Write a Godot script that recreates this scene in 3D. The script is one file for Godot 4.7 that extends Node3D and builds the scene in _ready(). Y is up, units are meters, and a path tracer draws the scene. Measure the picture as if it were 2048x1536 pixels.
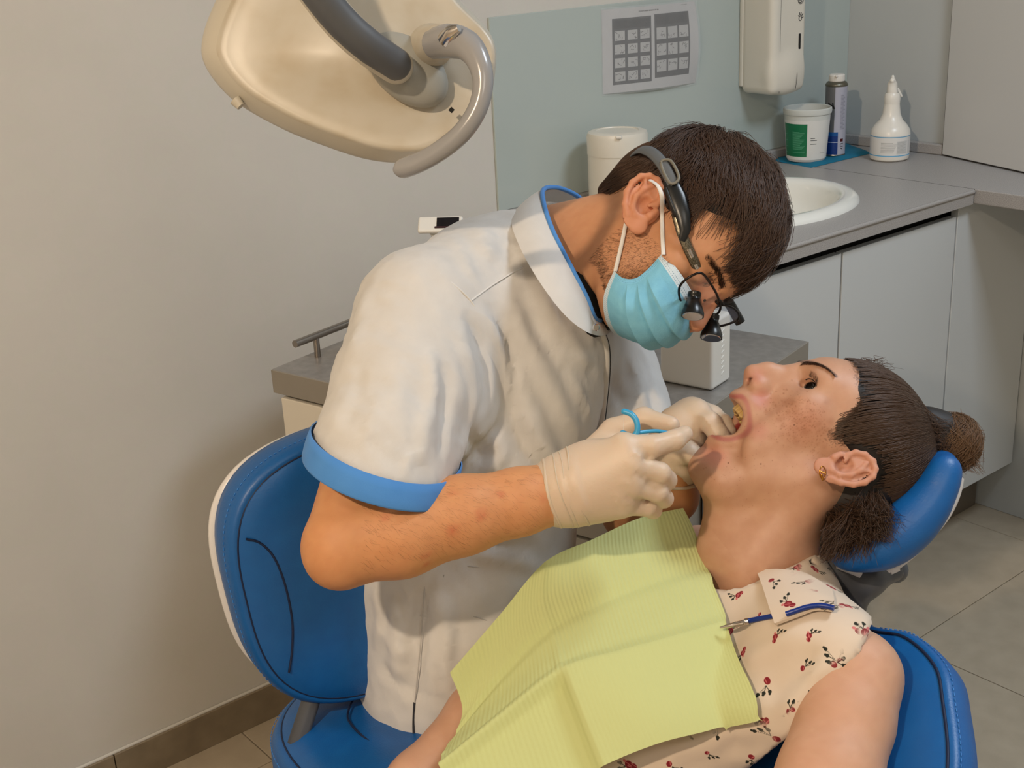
extends Node3D
# ---------------------------------------------------------------- all together
func _ready() -> void:
	set_view()
	set_patient_axes()
	var cam := Camera3D.new(); cam.name = "camera"; add_child(cam)
	cam.transform = Transform3D(Basis(CR, CU, -CF), CC)
	cam.fov = rad_to_deg(2.0 * atan(768.0 / FPX)); cam.near = 0.05; cam.far = 50
	cam.current = true
	var we := WorldEnvironment.new(); we.name = "environment"
	var env := Environment.new()
	env.background_mode = Environment.BG_COLOR
	env.background_color = Color(0.55, 0.6, 0.65)
	env.tonemap_mode = Environment.TONE_MAPPER_LINEAR
	env.tonemap_exposure = 0.92
	env.sdfgi_enabled = true; env.ssao_enabled = true; env.ssil_enabled = true
	we.environment = env; add_child(we)
	build_lights()
	build_materials()
	stage("materials")
	build_room()
	build_counter()
	build_wall_things()
	build_counter_things()
	build_cart()
	stage("room")
	build_stool()
	build_dental_chair()
	build_lamp()
	stage("furniture")
	build_figures()
	stage("figures")

func stage(s: String) -> void: print(s, " ", Time.get_ticks_msec())

func build_lights() -> void:
	# warm ceiling downlight to the left: throws the hard shadows
	ceiling_spot("ceiling_downlight", "round warm downlight recessed in the ceiling", Vector3(-1.05, 2.6, -0.25), Color(1.0, 0.90, 0.78), 5.0, 0.05)
	panel_light("ceiling_panel", "square cool white ceiling light panel nearer the sink counter", Vector3(1.9, 2.598, -0.25), 0.55, Color(0.90, 0.95, 1.0), 2.8)
	panel_light("ceiling_panel", "square neutral white ceiling panel added for soft fill farther from the sink counter", Vector3(0.1, 2.598, 0.9), 0.6, Color(1.0, 0.97, 0.93), 1.1)  # unseen panel, added only as soft fill light

func ceiling_spot(called: String, label: String, p: Vector3, c: Color, e: float, size: float) -> void:
	var o := thing(called, label, "ceiling light", p)
	var r := 0.06
	part("trim_ring", lathe([[r, -0.001], [r + 0.02, -0.001], [r + 0.02, -0.006], [r, -0.008]], 32), mat(Color(0.9, 0.9, 0.9), 0.4), o)
	var em := mat(c, 0.5); em.emission_enabled = true; em.emission = c; em.emission_energy_multiplier = 2.0
	part("glowing_disc", lathe([[0.0, -0.004], [r, -0.004]], 32), em, o)
	var l := SpotLight3D.new(); l.name = "light"; o.add_child(l)
	l.position = Vector3(0, -0.02, 0); l.rotation.x = -PI / 2
	l.spot_angle = 85; l.spot_angle_attenuation = 0.2; l.spot_range = 12; l.spot_attenuation = 2.0
	l.light_color = c; l.light_energy = e; l.light_size = size; l.shadow_enabled = true

func panel_light(called: String, label: String, p: Vector3, s: float, c: Color, e: float) -> void:
	var o := thing(called, label, "ceiling light", p)
	part("frame", rbox(s + 0.04, 0.012, s + 0.04, 0.003, 1), mat(Color(0.9, 0.9, 0.9), 0.4), o, at(Vector3(0, -0.004, 0)))
	var em := mat(Color(0.9, 0.9, 0.9), 0.5); em.emission_enabled = true; em.emission = c; em.emission_energy_multiplier = 1.0
	part("glowing_diffuser", rbox(s, 0.004, s, 0.001, 1), em, o, at(Vector3(0, -0.011, 0)))
	var l := AreaLight3D.new(); l.name = "light"; o.add_child(l)
	l.position = Vector3(0, -0.016, 0); l.rotation.x = -PI / 2
	l.area_size = Vector2(s, s); l.light_color = c; l.light_energy = e; l.shadow_enabled = true
	l.set("area_range", 12.0)
# ---------------------------------------------------------------- pixels to places
const FPX := 2554.8
var CC := Vector3(0, 1.5, 0)
var CR := Vector3.ZERO
var CU := Vector3.ZERO
var CF := Vector3.ZERO
var rng := RandomNumberGenerator.new()
var M := {}

func set_view() -> void:
	var yw := 0.679384; var pt := 0.351481; var rl := -0.0514447
	CF = Vector3(sin(yw) * cos(pt), -sin(pt), -cos(yw) * cos(pt))
	var r0 := Vector3(cos(yw), 0, sin(yw))
	var u0 := r0.cross(CF)
	CR = r0 * cos(rl) + u0 * sin(rl)
	CU = u0 * cos(rl) - r0 * sin(rl)

func P(x: float, y: float, d: float) -> Vector3:      # a pixel and the distance of the thing that shows there
	return CC + (CF + CR * ((x - 1024.0) / FPX) - CU * ((y - 768.0) / FPX)) * d

func dirv(x: float, y: float, z: float) -> Vector3:    # right, down, away -> world
	return CR * x - CU * y + CF * z

func flat(x: float, y: float, h: float) -> Vector3:    # where a pixel meets the level plane at height h
	var d := CF + CR * ((x - 1024.0) / FPX) - CU * ((y - 768.0) / FPX)
	return CC + d * ((h - CC.y) / d.y)

# ---------------------------------------------------------------- nodes
var taken := {}
func numbered(called: String) -> String:
	if not taken.has(called):
		taken[called] = 0
		return called
	taken[called] += 1
	return "%s_%03d" % [called, taken[called]]

func tag(o: Node, label: String, category: String, group := "") -> void:
	o.set_meta("label", label)
	o.set_meta("category", category)
	if group != "": o.set_meta("group", group)

func thing(called: String, label: String, category: String, at := Vector3.ZERO, group := "") -> Node3D:
	var o := Node3D.new()
	o.name = numbered(called)
	add_child(o)
	o.position = at
	tag(o, label, category, group)
	return o

func part(called: String, mesh: Mesh, m: Material, parent: Node, xf := Transform3D.IDENTITY) -> MeshInstance3D:
	var o := MeshInstance3D.new()
	o.name = numbered(called) if parent == self else called
	o.mesh = mesh
	if m: o.material_override = m
	parent.add_child(o, true)
	o.transform = xf
	return o

func wpart(called: String, mesh: Mesh, m: Material, parent: Node3D) -> MeshInstance3D:   # a mesh in world positions under a moved parent
	var o := part(called, mesh, m, parent)
	var t := Transform3D.IDENTITY
	var n: Node = parent
	while n is Node3D and n != self:
		t = (n as Node3D).transform * t
		n = n.get_parent()
	o.transform = t.affine_inverse()
	return o

func structure(called: String, mesh: Mesh, m: Material, at := Vector3.ZERO) -> MeshInstance3D:
	var o := part(called, mesh, m, self, Transform3D(Basis.IDENTITY, at))
	o.set_meta("kind", "structure")
	return o

# ---------------------------------------------------------------- materials
func mat(c: Color, rough := 0.6, metal := 0.0) -> StandardMaterial3D:
	var m := StandardMaterial3D.new()
	m.albedo_color = c
	m.roughness = rough
	m.metallic = metal
	return m

func noise_tex(freq: float, ramp: Array, seed_ := 1, size := 512, kind := FastNoiseLite.TYPE_SIMPLEX_SMOOTH, oct := 4, normal := 0.0) -> NoiseTexture2D:
	var n := FastNoiseLite.new()
	n.seed = seed_; n.frequency = freq; n.noise_type = kind; n.fractal_octaves = oct
	var t := NoiseTexture2D.new()
	t.width = size; t.height = size; t.seamless = true; t.noise = n
	if normal > 0.0:
		t.as_normal_map = true; t.bump_strength = normal
	elif ramp.size() > 0:
		var g := Gradient.new()
		var offs := PackedFloat32Array(); var cols := PackedColorArray()
		for r in ramp:
			offs.append(r[0]); cols.append(r[1])
		g.offsets = offs; g.colors = cols
		t.color_ramp = g
	return t

func tri(m: StandardMaterial3D, scale: float, world := false) -> StandardMaterial3D:
	m.uv1_triplanar = true
	m.uv1_world_triplanar = world
	m.uv1_scale = Vector3.ONE * scale
	return m

# ---------------------------------------------------------------- shapes
func rbox(sx: float, sy: float, sz: float, b := 0.003, seg := 2) -> ArrayMesh:   # a box with rounded edges, centred
	b = min(b, min(sx, min(sy, sz)) * 0.49)
	var st := SurfaceTool.new(); st.begin(Mesh.PRIMITIVE_TRIANGLES)
	var half := Vector3(sx, sy, sz) * 0.5
	var n := seg + 1
	# each face is a grid whose border cells bend round the edge
	for axis in 3:
		for side in [-1.0, 1.0]:
			var ax := Vector3.ZERO; ax[axis] = side
			var u := Vector3.ZERO; u[(axis + 1) % 3] = 1
			var v := ax.cross(u)
			var ts := []
			for i in n: ts.append([-1.0, -PI / 4 * (1.0 - float(i) / seg)])
			for i in n: ts.append([1.0, PI / 4 * float(i) / seg])
			var pts := []; var nrm := []
			for a in ts:
				for c in ts:
					var q: Vector3 = ax + u * tan(a[1]) + v * tan(c[1])
					q = q.normalized()
					var core: Vector3 = ax * (abs(half.dot(ax.abs())) - b) + u * a[0] * (half.dot(u.abs()) - b) + v * c[0] * (half.dot(v.abs()) - b)
					pts.append(core + q * b); nrm.append(q)
			var w := ts.size()
			for i in w - 1:
				for j in w - 1:
					var q0 := i * w + j
					for k in [q0, q0 + w, q0 + w + 1, q0, q0 + w + 1, q0 + 1]:
						st.set_normal(nrm[k]); st.set_uv(Vector2(pts[k].dot(u), pts[k].dot(v))); st.add_vertex(pts[k])
	return _flip_commit(st)

func _flip_commit(st: SurfaceTool) -> ArrayMesh:   # makes faces agree with their normals
	var a := st.commit_to_arrays()
	var vs: PackedVector3Array = a[Mesh.ARRAY_VERTEX]; var ns: PackedVector3Array = a[Mesh.ARRAY_NORMAL]
	var idx: PackedInt32Array = PackedInt32Array()
	if a[Mesh.ARRAY_INDEX] != null: idx = a[Mesh.ARRAY_INDEX]
	if idx.is_empty():
		for i in vs.size(): idx.append(i)
	for t in idx.size() / 3:
		var p := vs[idx[t * 3]]; var q := vs[idx[t * 3 + 1]]; var r := vs[idx[t * 3 + 2]]
		if (r - p).cross(q - p).dot(ns[idx[t * 3]] + ns[idx[t * 3 + 1]] + ns[idx[t * 3 + 2]]) < 0.0:
			var s := idx[t * 3 + 1]; idx[t * 3 + 1] = idx[t * 3 + 2]; idx[t * 3 + 2] = s
	a[Mesh.ARRAY_INDEX] = idx
	var m := ArrayMesh.new()
	m.add_surface_from_arrays(Mesh.PRIMITIVE_TRIANGLES, a)
	return m

func grid_mesh(pts: Array, w: int, h: int, closed_u := false, uv := true) -> ArrayMesh:   # h rows of w points; smooth
	var st := SurfaceTool.new(); st.begin(Mesh.PRIMITIVE_TRIANGLES)
	grid_add(st, pts, w, h, closed_u)
	st.generate_normals()
	return st.commit()

func grid_add(st: SurfaceTool, pts: Array, w: int, h: int, closed_u := false, flip := false, smooth := 0) -> void:
	st.set_smooth_group(smooth)
	for j in h - 1:
		for i in (w if closed_u else w - 1):
			var i2 := (i + 1) % w
			var a := j * w + i; var b := j * w + i2; var c := (j + 1) * w + i2; var d := (j + 1) * w + i
			var ua := Vector2(float(i) / (w - 1), float(j) / (h - 1)); var ub := Vector2(float(i + 1) / (w - 1), ua.y)
			var vc := float(j + 1) / (h - 1)
			var quad := [[a, ua], [b, ub], [c, Vector2(ub.x, vc)], [a, ua], [c, Vector2(ub.x, vc)], [d, Vector2(ua.x, vc)]]
			if flip: quad.reverse()
			for k in quad:
				st.set_uv(k[1]); st.add_vertex(pts[k[0]])

func lathe(profile: Array, seg := 40, sharp := 0.6) -> ArrayMesh:   # [radius, height] pairs from bottom to top; corners sharper than `sharp` radians stay crisp
	var st := SurfaceTool.new(); st.begin(Mesh.PRIMITIVE_TRIANGLES)
	var group := 0
	for j in profile.size() - 1:
		if j > 0:
			var d0 := Vector2(profile[j][0] - profile[j - 1][0], profile[j][1] - profile[j - 1][1])
			var d1 := Vector2(profile[j + 1][0] - profile[j][0], profile[j + 1][1] - profile[j][1])
			if abs(d0.angle_to(d1)) > sharp: group += 1
		var ring := []
		for k in 2:
			for i in seg:
				var a := TAU * i / seg
				ring.append(Vector3(cos(a) * profile[j + k][0], profile[j + k][1], sin(a) * profile[j + k][0]))
		st.set_smooth_group(group)
		for i in seg:
			var i2 := (i + 1) % seg
			var q := [i, i2, seg + i2, i, seg + i2, seg + i]
			if profile[j][0] < 1e-6: q = [i, seg + i2, seg + i]
			elif profile[j + 1][0] < 1e-6: q = [i, i2, seg + i]
			for k in q:
				st.set_uv(Vector2(1.0 - (float(i) + (1.0 if (k % seg == i2) else 0.0)) / seg, 1.0 - float(j + (1 if k >= seg else 0)) / (profile.size() - 1)))
				st.add_vertex(ring[k])
	st.generate_normals()
	return st.commit()

func catmull(pts: Array, per := 6, closed := false) -> Array:   # works on Vector3, Vector2 and floats
	var out := []
	var n := pts.size()
	for i in (n if closed else n - 1):
		var p0 = pts[(i - 1 + n) % n] if (closed or i > 0) else pts[0]
		var p1 = pts[i]
		var p2 = pts[(i + 1) % n]
		var p3 = pts[(i + 2) % n] if (closed or i + 2 < n) else pts[n - 1]
		for k in per:
			var t := float(k) / per
			out.append((p1 * 2.0 + (p2 - p0) * t + (p0 * 2.0 - p1 * 5.0 + p2 * 4.0 - p3) * (t * t) + (p1 * 3.0 - p0 - p2 * 3.0 + p3) * (t * t * t)) * 0.5)
	if not closed: out.append(pts[n - 1])
	return out

func tube_add(st: SurfaceTool, path: Array, radii, sides := 10, cap := true, squash := 1.0, side_dir := Vector3.ZERO) -> void:
	var n := path.size()
	var t0: Vector3 = (path[1] - path[0]).normalized()
	var ref: Vector3 = side_dir if side_dir != Vector3.ZERO else (Vector3.UP if abs(t0.y) < 0.9 else Vector3.RIGHT)
	var nx: Vector3 = (ref - t0 * ref.dot(t0)).normalized()
	var rings := []
	for i in n:
		var t: Vector3 = (path[min(i + 1, n - 1)] - path[max(i - 1, 0)]).normalized()
		if side_dir != Vector3.ZERO: nx = side_dir
		nx = (nx - t * nx.dot(t)).normalized()
		var ny := t.cross(nx)
		var r: float = radii[i] if radii is Array or radii is PackedFloat32Array else radii
		var ring := []
		for k in sides:
			var a := TAU * k / sides
			ring.append(path[i] + nx * cos(a) * r + ny * sin(a) * r * squash)
		rings.append(ring)
	st.set_smooth_group(0)
	for i in n - 1:
		for k in sides:
			var k2 := (k + 1) % sides
			for q in [rings[i][k], rings[i + 1][k2], rings[i][k2], rings[i][k], rings[i + 1][k], rings[i + 1][k2]]: st.add_vertex(q)
	if cap:
		st.set_smooth_group(1)
		for k in sides:
			var k2 := (k + 1) % sides
			for q in [path[0], rings[0][k], rings[0][k2]]: st.add_vertex(q)
			for q in [path[n - 1], rings[n - 1][k2], rings[n - 1][k]]: st.add_vertex(q)

func tube(path: Array, radii, sides := 12, cap := true, squash := 1.0, side_dir := Vector3.ZERO) -> ArrayMesh:
	var st := SurfaceTool.new(); st.begin(Mesh.PRIMITIVE_TRIANGLES)
	tube_add(st, path, radii, sides, cap, squash, side_dir)
	st.generate_normals()
	return st.commit()

func round_tube(path: Array, r: float, sides := 12) -> ArrayMesh:   # a tube with rounded ends
	var p := []; var rr := []
	var a: Vector3 = (path[0] - path[1]).normalized(); var n := path.size()
	var b: Vector3 = (path[n - 1] - path[n - 2]).normalized()
	for k in 5:
		var t := PI / 2 * k / 5.0
		p.append(path[0] + a * r * cos(t)); rr.append(max(r * sin(t), r * 0.02))
	for i in n:
		p.append(path[i]); rr.append(r)
	for k in 5:
		var t := PI / 2 * (k + 1) / 5.0
		p.append(path[n - 1] + b * r * sin(t)); rr.append(max(r * cos(t), r * 0.02))
	return tube(p, rr, sides)

func merged(list: Array) -> ArrayMesh:   # [[mesh, transform], ...] -> one mesh
	var st := SurfaceTool.new(); st.begin(Mesh.PRIMITIVE_TRIANGLES)
	for e in list: st.append_from(e[0], 0, e[1])
	return st.commit()

func basis_from(x: Vector3, y: Vector3, z: Vector3) -> Basis: return Basis(x, y, z)

func at(p: Vector3, b := Basis.IDENTITY) -> Transform3D: return Transform3D(b, p)
# ---------------------------------------------------------------- soft solids: joined distances meshed as surface nets
class Soft:
	var kind := PackedInt32Array()          # 0 tapered capsule, 1 ellipsoid, 2 rounded box
	var op := PackedInt32Array()            # 0 join, 1 cut
	var ks := PackedFloat32Array()
	var pa: Array[Vector3] = []
	var ba: Array[Vector3] = []
	var inv_len := PackedFloat32Array()
	var ra := PackedFloat32Array()
	var rb := PackedFloat32Array()
	var bas: Array[Basis] = []
	var rad: Array[Vector3] = []
	var lo := Vector3.ONE * 1e9
	var hi := Vector3.ONE * -1e9
	func _push(k: int, o: int, s: float, a: Vector3, b: Vector3, r0: float, r1: float, bs: Basis, rr: Vector3, ext: float) -> void:
		kind.append(k); op.append(o); ks.append(s); pa.append(a); ba.append(b - a)
		var l := (b - a).length_squared()
		inv_len.append(1.0 / l if l > 1e-12 else 0.0)
		ra.append(r0); rb.append(r1); bas.append(bs); rad.append(rr)
		if o == 0:
			for q in [a, b]:
				lo = lo.min(q - Vector3.ONE * ext); hi = hi.max(q + Vector3.ONE * ext)
	func cone(a: Vector3, b: Vector3, r0: float, r1: float, k := 0.01, cut := 0) -> void:
		_push(0, cut, k, a, b, r0, r1, Basis.IDENTITY, Vector3.ZERO, max(r0, r1))
	func chain(pts: Array, rs: Array, k := 0.01, cut := 0) -> void:
		for i in pts.size() - 1: cone(pts[i], pts[i + 1], rs[i], rs[i + 1], k, cut)
	func ball(c: Vector3, r: float, k := 0.01, cut := 0) -> void: cone(c, c, r, r, k, cut)
	func egg(c: Vector3, axes: Basis, r: Vector3, k := 0.01, cut := 0) -> void:    # axes: orthonormal columns
		_push(1, cut, k, c, c, 0, 0, axes.transposed(), r, max(r.x, max(r.y, r.z)))
	func box(c: Vector3, axes: Basis, half: Vector3, r: float, k := 0.01, cut := 0) -> void:
		_push(2, cut, k, c, c, r, 0, axes.transposed(), half, half.length())
	func one(i: int, p: Vector3) -> float:
		var q := p - pa[i]
		var kd := kind[i]
		if kd == 0:
			var b := ba[i]
			var h := clampf(q.dot(b) * inv_len[i], 0.0, 1.0)
			return (q - b * h).length() - (ra[i] + (rb[i] - ra[i]) * h)
		q = bas[i] * q
		var r := rad[i]
		if kd == 1:
			q = q / r
			var k0 := q.length()
			if k0 < 1e-5: return -min(r.x, min(r.y, r.z))
			return k0 * (k0 - 1.0) / (q / r).length()
		var e := q.abs() - r + Vector3.ONE * ra[i]
		return e.max(Vector3.ZERO).length() + min(max(e.x, max(e.y, e.z)), 0.0) - ra[i]
	func eval(p: Vector3, list: PackedInt32Array) -> float:
		var d := 1e3
		for i in list:
			var e := one(i, p)
			var k := ks[i]
			if op[i] == 0:
				var h := k - absf(d - e)
				if h > 0.0: d = minf(d, e) - h * h * 0.25 / k
				else: d = minf(d, e)
			else:
				e = -e
				var h := k - absf(d - e)
				if h > 0.0: d = maxf(d, e) + h * h * 0.25 / k
				else: d = maxf(d, e)
		return d
	func near(c: Vector3, r: float) -> PackedInt32Array:
		var ds := PackedFloat32Array(); var best := 1e9
		for i in kind.size():
			var e := one(i, c)
			ds.append(e)
			if op[i] == 0: best = minf(best, e)
		var out := PackedInt32Array()
		for i in kind.size():
			if op[i] == 0:
				if ds[i] < best + 2.2 * r + 2.0 * ks[i]: out.append(i)
			elif ds[i] < 1.2 * r + ks[i]: out.append(i)
		return out
	func all() -> PackedInt32Array:
		var out := PackedInt32Array()
		for i in kind.size(): out.append(i)
		return out
	func d(p: Vector3) -> float: return eval(p, near(p, 0.02))
	func grad(p: Vector3, list: PackedInt32Array, e: float) -> Vector3:
		var a := eval(p + Vector3(e, -e, -e), list); var b := eval(p + Vector3(-e, -e, e), list)
		var c := eval(p + Vector3(-e, e, -e), list); var f := eval(p + Vector3(e, e, e), list)
		var g := Vector3(a - b - c + f, -a - b + c + f, -a + b - c + f)
		return g.normalized() if g.length_squared() > 1e-18 else Vector3.UP
	func hit(from: Vector3, dir: Vector3, t0 := 0.6, t1 := 3.5) -> Vector3:      # where a line of sight meets the solid
		var t := t0
		for i in 160:
			var p := from + dir * t
			var e := d(p)
			if e < 0.0004: return p
			t += maxf(e * 0.7, 0.0004)
			if t > t1: break
		return from + dir * t
	func snap(p: Vector3, off := 0.0) -> Vector3:
		for i in 4:
			var l := near(p, 0.02)
			var e := eval(p, l) - off
			if absf(e) < 0.0002: break
			p -= grad(p, l, 0.002) * e
		return p
	# mesh: arrays [vertices, normals, indices]
	func net(h: float, clip := AABB(), slack := 2.6) -> Array:
		var a := lo; var b := hi
		if clip.size != Vector3.ZERO:
			a = a.max(clip.position); b = b.min(clip.position + clip.size)
		a -= Vector3.ONE * h * 1.5
		var n := Vector3i(((b - a) / h).ceil()) + Vector3i.ONE * 2
		var B := 8
		var nb := Vector3i((n.x + B - 1) / B, (n.y + B - 1) / B, (n.z + B - 1) / B)
		var sx := nb.x * B + 1; var sy := nb.y * B + 1; var sz := nb.z * B + 1
		var slabs := []
		slabs.resize(nb.z)
		var work := func(bz: int) -> void:
			var val := PackedFloat32Array(); val.resize(sx * sy * (B + 1)); val.fill(1e3)
			var cells := PackedInt32Array()
			var rblk := B * h * 0.8661
			for by in nb.y:
				for bx in nb.x:
					var o := a + Vector3(bx, by, bz) * (B * h)
					var c := o + Vector3.ONE * (B * h * 0.5)
					var list := near(c, rblk)
					if absf(eval(c, list)) > rblk * (1.5 if slack < 3.0 else 3.0) + 0.01: continue
					for q8 in 8:
						var z4 := (q8 >> 2) * 4; var y4 := ((q8 >> 1) & 1) * 4; var x4 := (q8 & 1) * 4
						if absf(eval(o + Vector3(x4 + 2, y4 + 2, z4 + 2) * h, list)) > slack * 1.75 * h + 0.001: continue
						for z in [z4, z4 + 2]:
							for y in [y4, y4 + 2]:
								for x in [x4, x4 + 2]:
									var cc := o + Vector3(x + 1, y + 1, z + 1) * h
									if absf(eval(cc, list)) > slack * h: continue
									for k in 27:
										var ix: int = bx * B + x + k % 3; var iy: int = by * B + y + (k / 3) % 3; var iz: int = z + k / 9
										var id := (iz * sy + iy) * sx + ix
										if val[id] > 500.0: val[id] = eval(a + Vector3(ix, iy, bz * B + iz) * h, list)
			slabs[bz] = val
		var task := WorkerThreadPool.add_group_task(work, nb.z, -1, true)
		WorkerThreadPool.wait_for_group_task_completion(task)
		var val := PackedFloat32Array(); val.resize(sx * sy * sz); val.fill(1e3)
		var plane := sx * sy
		var parts := []
		for bz in nb.z:
			var s: PackedFloat32Array = slabs[bz]
			# the last plane of a slab is shared with the next one
			if bz > 0:
				var prev: PackedFloat32Array = slabs[bz - 1]
				for q in plane:
					if s[q] > 500.0 and prev[B * plane + q] < 500.0: s[q] = prev[B * plane + q]
			parts.append(s.slice(0, B * plane))
		var last: PackedFloat32Array = slabs[nb.z - 1]
		parts.append(last.slice(B * plane, (B + 1) * plane))
		val = PackedFloat32Array()
		for s in parts: val.append_array(s)
		var vid := PackedInt32Array(); vid.resize(sx * sy * sz); vid.fill(-1)
		var vs := PackedVector3Array()
		var offs := PackedInt32Array([0, 1, sx, sx + 1, plane, plane + 1, plane + sx, plane + sx + 1])
		var ed := [[0, 1], [2, 3], [4, 5], [6, 7], [0, 2], [1, 3], [4, 6], [5, 7], [0, 4], [1, 5], [2, 6], [3, 7]]
		var ea := PackedInt32Array(); var eb := PackedInt32Array()
		for e in ed: ea.append(e[0]); eb.append(e[1])
		var crossed := PackedInt32Array()
		for z in sz - 1:
			for y in sy - 1:
				var row := (z * sy + y) * sx
				for x in sx - 1:
					var id := row + x
					var v0 := val[id]
					if v0 > 500.0: continue
					var neg := 0; var ok := true
					for k in 8:
						var v := val[id + offs[k]]
						if v > 500.0: ok = false; break
						if v < 0.0: neg += 1
					if not ok or neg == 0 or neg == 8: continue
					var sum := Vector3.ZERO; var cnt := 0
					for k in 12:
						var v1 := val[id + offs[ea[k]]]; var v2 := val[id + offs[eb[k]]]
						if (v1 < 0.0) != (v2 < 0.0):
							var t := v1 / (v1 - v2)
							var c0 := Vector3(ea[k] & 1, (ea[k] >> 1) & 1, ea[k] >> 2); var c1 := Vector3(eb[k] & 1, (eb[k] >> 1) & 1, eb[k] >> 2)
							sum += c0.lerp(c1, t); cnt += 1
					vid[id] = vs.size()
					vs.append(a + (Vector3(x, y, z) + sum / cnt) * h)
					crossed.append(id)
		var idx := PackedInt32Array()
		for id in crossed:
			var x := id % sx; var y := (id / sx) % sy; var z := id / plane
			var v0 := val[id]
			for axis in 3:
				var step := 1 if axis == 0 else (sx if axis == 1 else plane)
				var v1 := val[id + step]
				if (v0 < 0.0) == (v1 < 0.0): continue
				var s1 := sx if axis == 0 else (plane if axis == 1 else 1)
				var s2 := plane if axis == 0 else (1 if axis == 1 else sx)
				if id - s1 - s2 < 0: continue
				var q0 := vid[id]; var q1 := vid[id - s1]; var q2 := vid[id - s1 - s2]; var q3 := vid[id - s2]
				if q1 < 0 or q2 < 0 or q3 < 0: continue
				if v0 < 0.0: idx.append_array(PackedInt32Array([q0, q2, q1, q0, q3, q2]))
				else: idx.append_array(PackedInt32Array([q0, q1, q2, q0, q2, q3]))
		# settle the vertices on the surface and take its normals
		var nrm := PackedVector3Array(); nrm.resize(vs.size())
		var chunk := 2000
		var nch := (vs.size() + chunk - 1) / chunk
		var outs := []; outs.resize(nch)
		var settle := func(ci: int) -> void:
			var pv := PackedVector3Array(); var pn := PackedVector3Array()
			for i in range(ci * chunk, mini((ci + 1) * chunk, vs.size())):
				var p := vs[i]
				var list := near(p, h * 2.0)
				var g := grad(p, list, h * 0.5)
				var e := eval(p, list)
				p -= g * clampf(e, -h * 0.5, h * 0.5)
				pv.append(p); pn.append(g)
			outs[ci] = [pv, pn]
		if nch > 0:
			task = WorkerThreadPool.add_group_task(settle, nch, -1, true)
			WorkerThreadPool.wait_for_group_task_completion(task)
		vs = PackedVector3Array(); nrm = PackedVector3Array()
		for o in outs:
			vs.append_array(o[0]); nrm.append_array(o[1])
		return [vs, nrm, idx]

func soft_normals(vs: PackedVector3Array, idx: PackedInt32Array) -> PackedVector3Array:
	var n := PackedVector3Array(); n.resize(vs.size())
	for t in idx.size() / 3:
		var a := idx[t * 3]; var b := idx[t * 3 + 1]; var c := idx[t * 3 + 2]
		var f := (vs[c] - vs[a]).cross(vs[b] - vs[a])
		n[a] += f; n[b] += f; n[c] += f
	for i in n.size(): n[i] = n[i].normalized()
	return n

func soft_mesh(s: Array, colors := PackedColorArray(), uvs := PackedVector2Array(), into: ArrayMesh = null) -> ArrayMesh:
	var a := []; a.resize(Mesh.ARRAY_MAX)
	a[Mesh.ARRAY_VERTEX] = s[0]; a[Mesh.ARRAY_NORMAL] = s[1]; a[Mesh.ARRAY_INDEX] = s[2]
	if colors.size() == s[0].size(): a[Mesh.ARRAY_COLOR] = colors
	if uvs.size() == s[0].size(): a[Mesh.ARRAY_TEX_UV] = uvs
	var m := into if into else ArrayMesh.new()
	if s[0].size() > 0: m.add_surface_from_arrays(Mesh.PRIMITIVE_TRIANGLES, a)
	return m

# folds: each is [points, width, height]; vertices near the line rise (or sink) along their normals
func fold(s: Array, folds: Array, renormal := true) -> Array:
	var vs: PackedVector3Array = s[0]; var ns: PackedVector3Array = s[1]
	for f in folds:
		var pts: Array = f[0]; var w: float = f[1]; var hgt: float = f[2]
		var box := AABB(pts[0], Vector3.ZERO)
		for p in pts: box = box.expand(p)
		box = box.grow(w)
		var n := pts.size()
		for i in vs.size():
			if not box.has_point(vs[i]): continue
			var best := 1e9; var along := 0.0
			for k in n - 1:
				var a: Vector3 = pts[k]; var b: Vector3 = pts[k + 1] - a
				var t := clampf((vs[i] - a).dot(b) / max(b.length_squared(), 1e-9), 0, 1)
				var e := (vs[i] - a - b * t).length()
				if e < best: best = e; along = (k + t) / (n - 1)
			if best < w:
				var q := 1.0 - best * best / (w * w)
				var ends := 1.0 if f.size() > 3 else clampf(min(along, 1.0 - along) * 4.0, 0.0, 1.0)
				vs[i] += ns[i] * hgt * q * q * ends
	s[0] = vs
	if renormal: s[1] = soft_normals(vs, s[2])
	return s

func onto(sd: Soft, pix: Array, t0 := 0.6) -> Array:   # pixels to points on the solid that shows there
	var out := []
	for q in pix:
		var dd: Vector3 = (CF + CR * ((q[0] - 1024.0) / FPX) - CU * ((q[1] - 768.0) / FPX))
		out.append(sd.hit(CC, dd.normalized(), t0))
	return out
# ---------------------------------------------------------------- the room
const ZW := -2.05
const XR := 2.817

func canvas(w: int, h: int, c: Color) -> Image:
	var im := Image.create(w, h, false, Image.FORMAT_RGB8)
	im.fill(c)
	return im

func line_px(im: Image, a: Vector2, b: Vector2, r: float, c: Color) -> void:
	var n := int(a.distance_to(b) / max(r * 0.5, 0.7)) + 1
	for i in n + 1:
		dot_px(im, a.lerp(b, float(i) / n), r, c)

func dot_px(im: Image, p: Vector2, r: float, c: Color) -> void:
	for y in range(int(p.y - r - 1), int(p.y + r + 2)):
		for x in range(int(p.x - r - 1), int(p.x + r + 2)):
			if x < 0 or y < 0 or x >= im.get_width() or y >= im.get_height(): continue
			var q := clampf(r + 0.5 - Vector2(x, y).distance_to(p), 0.0, 1.0) * c.a
			if q > 0.0: im.set_pixel(x, y, im.get_pixel(x, y).lerp(c, q))

func tex_of(im: Image) -> ImageTexture: return ImageTexture.create_from_image(im)

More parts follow.
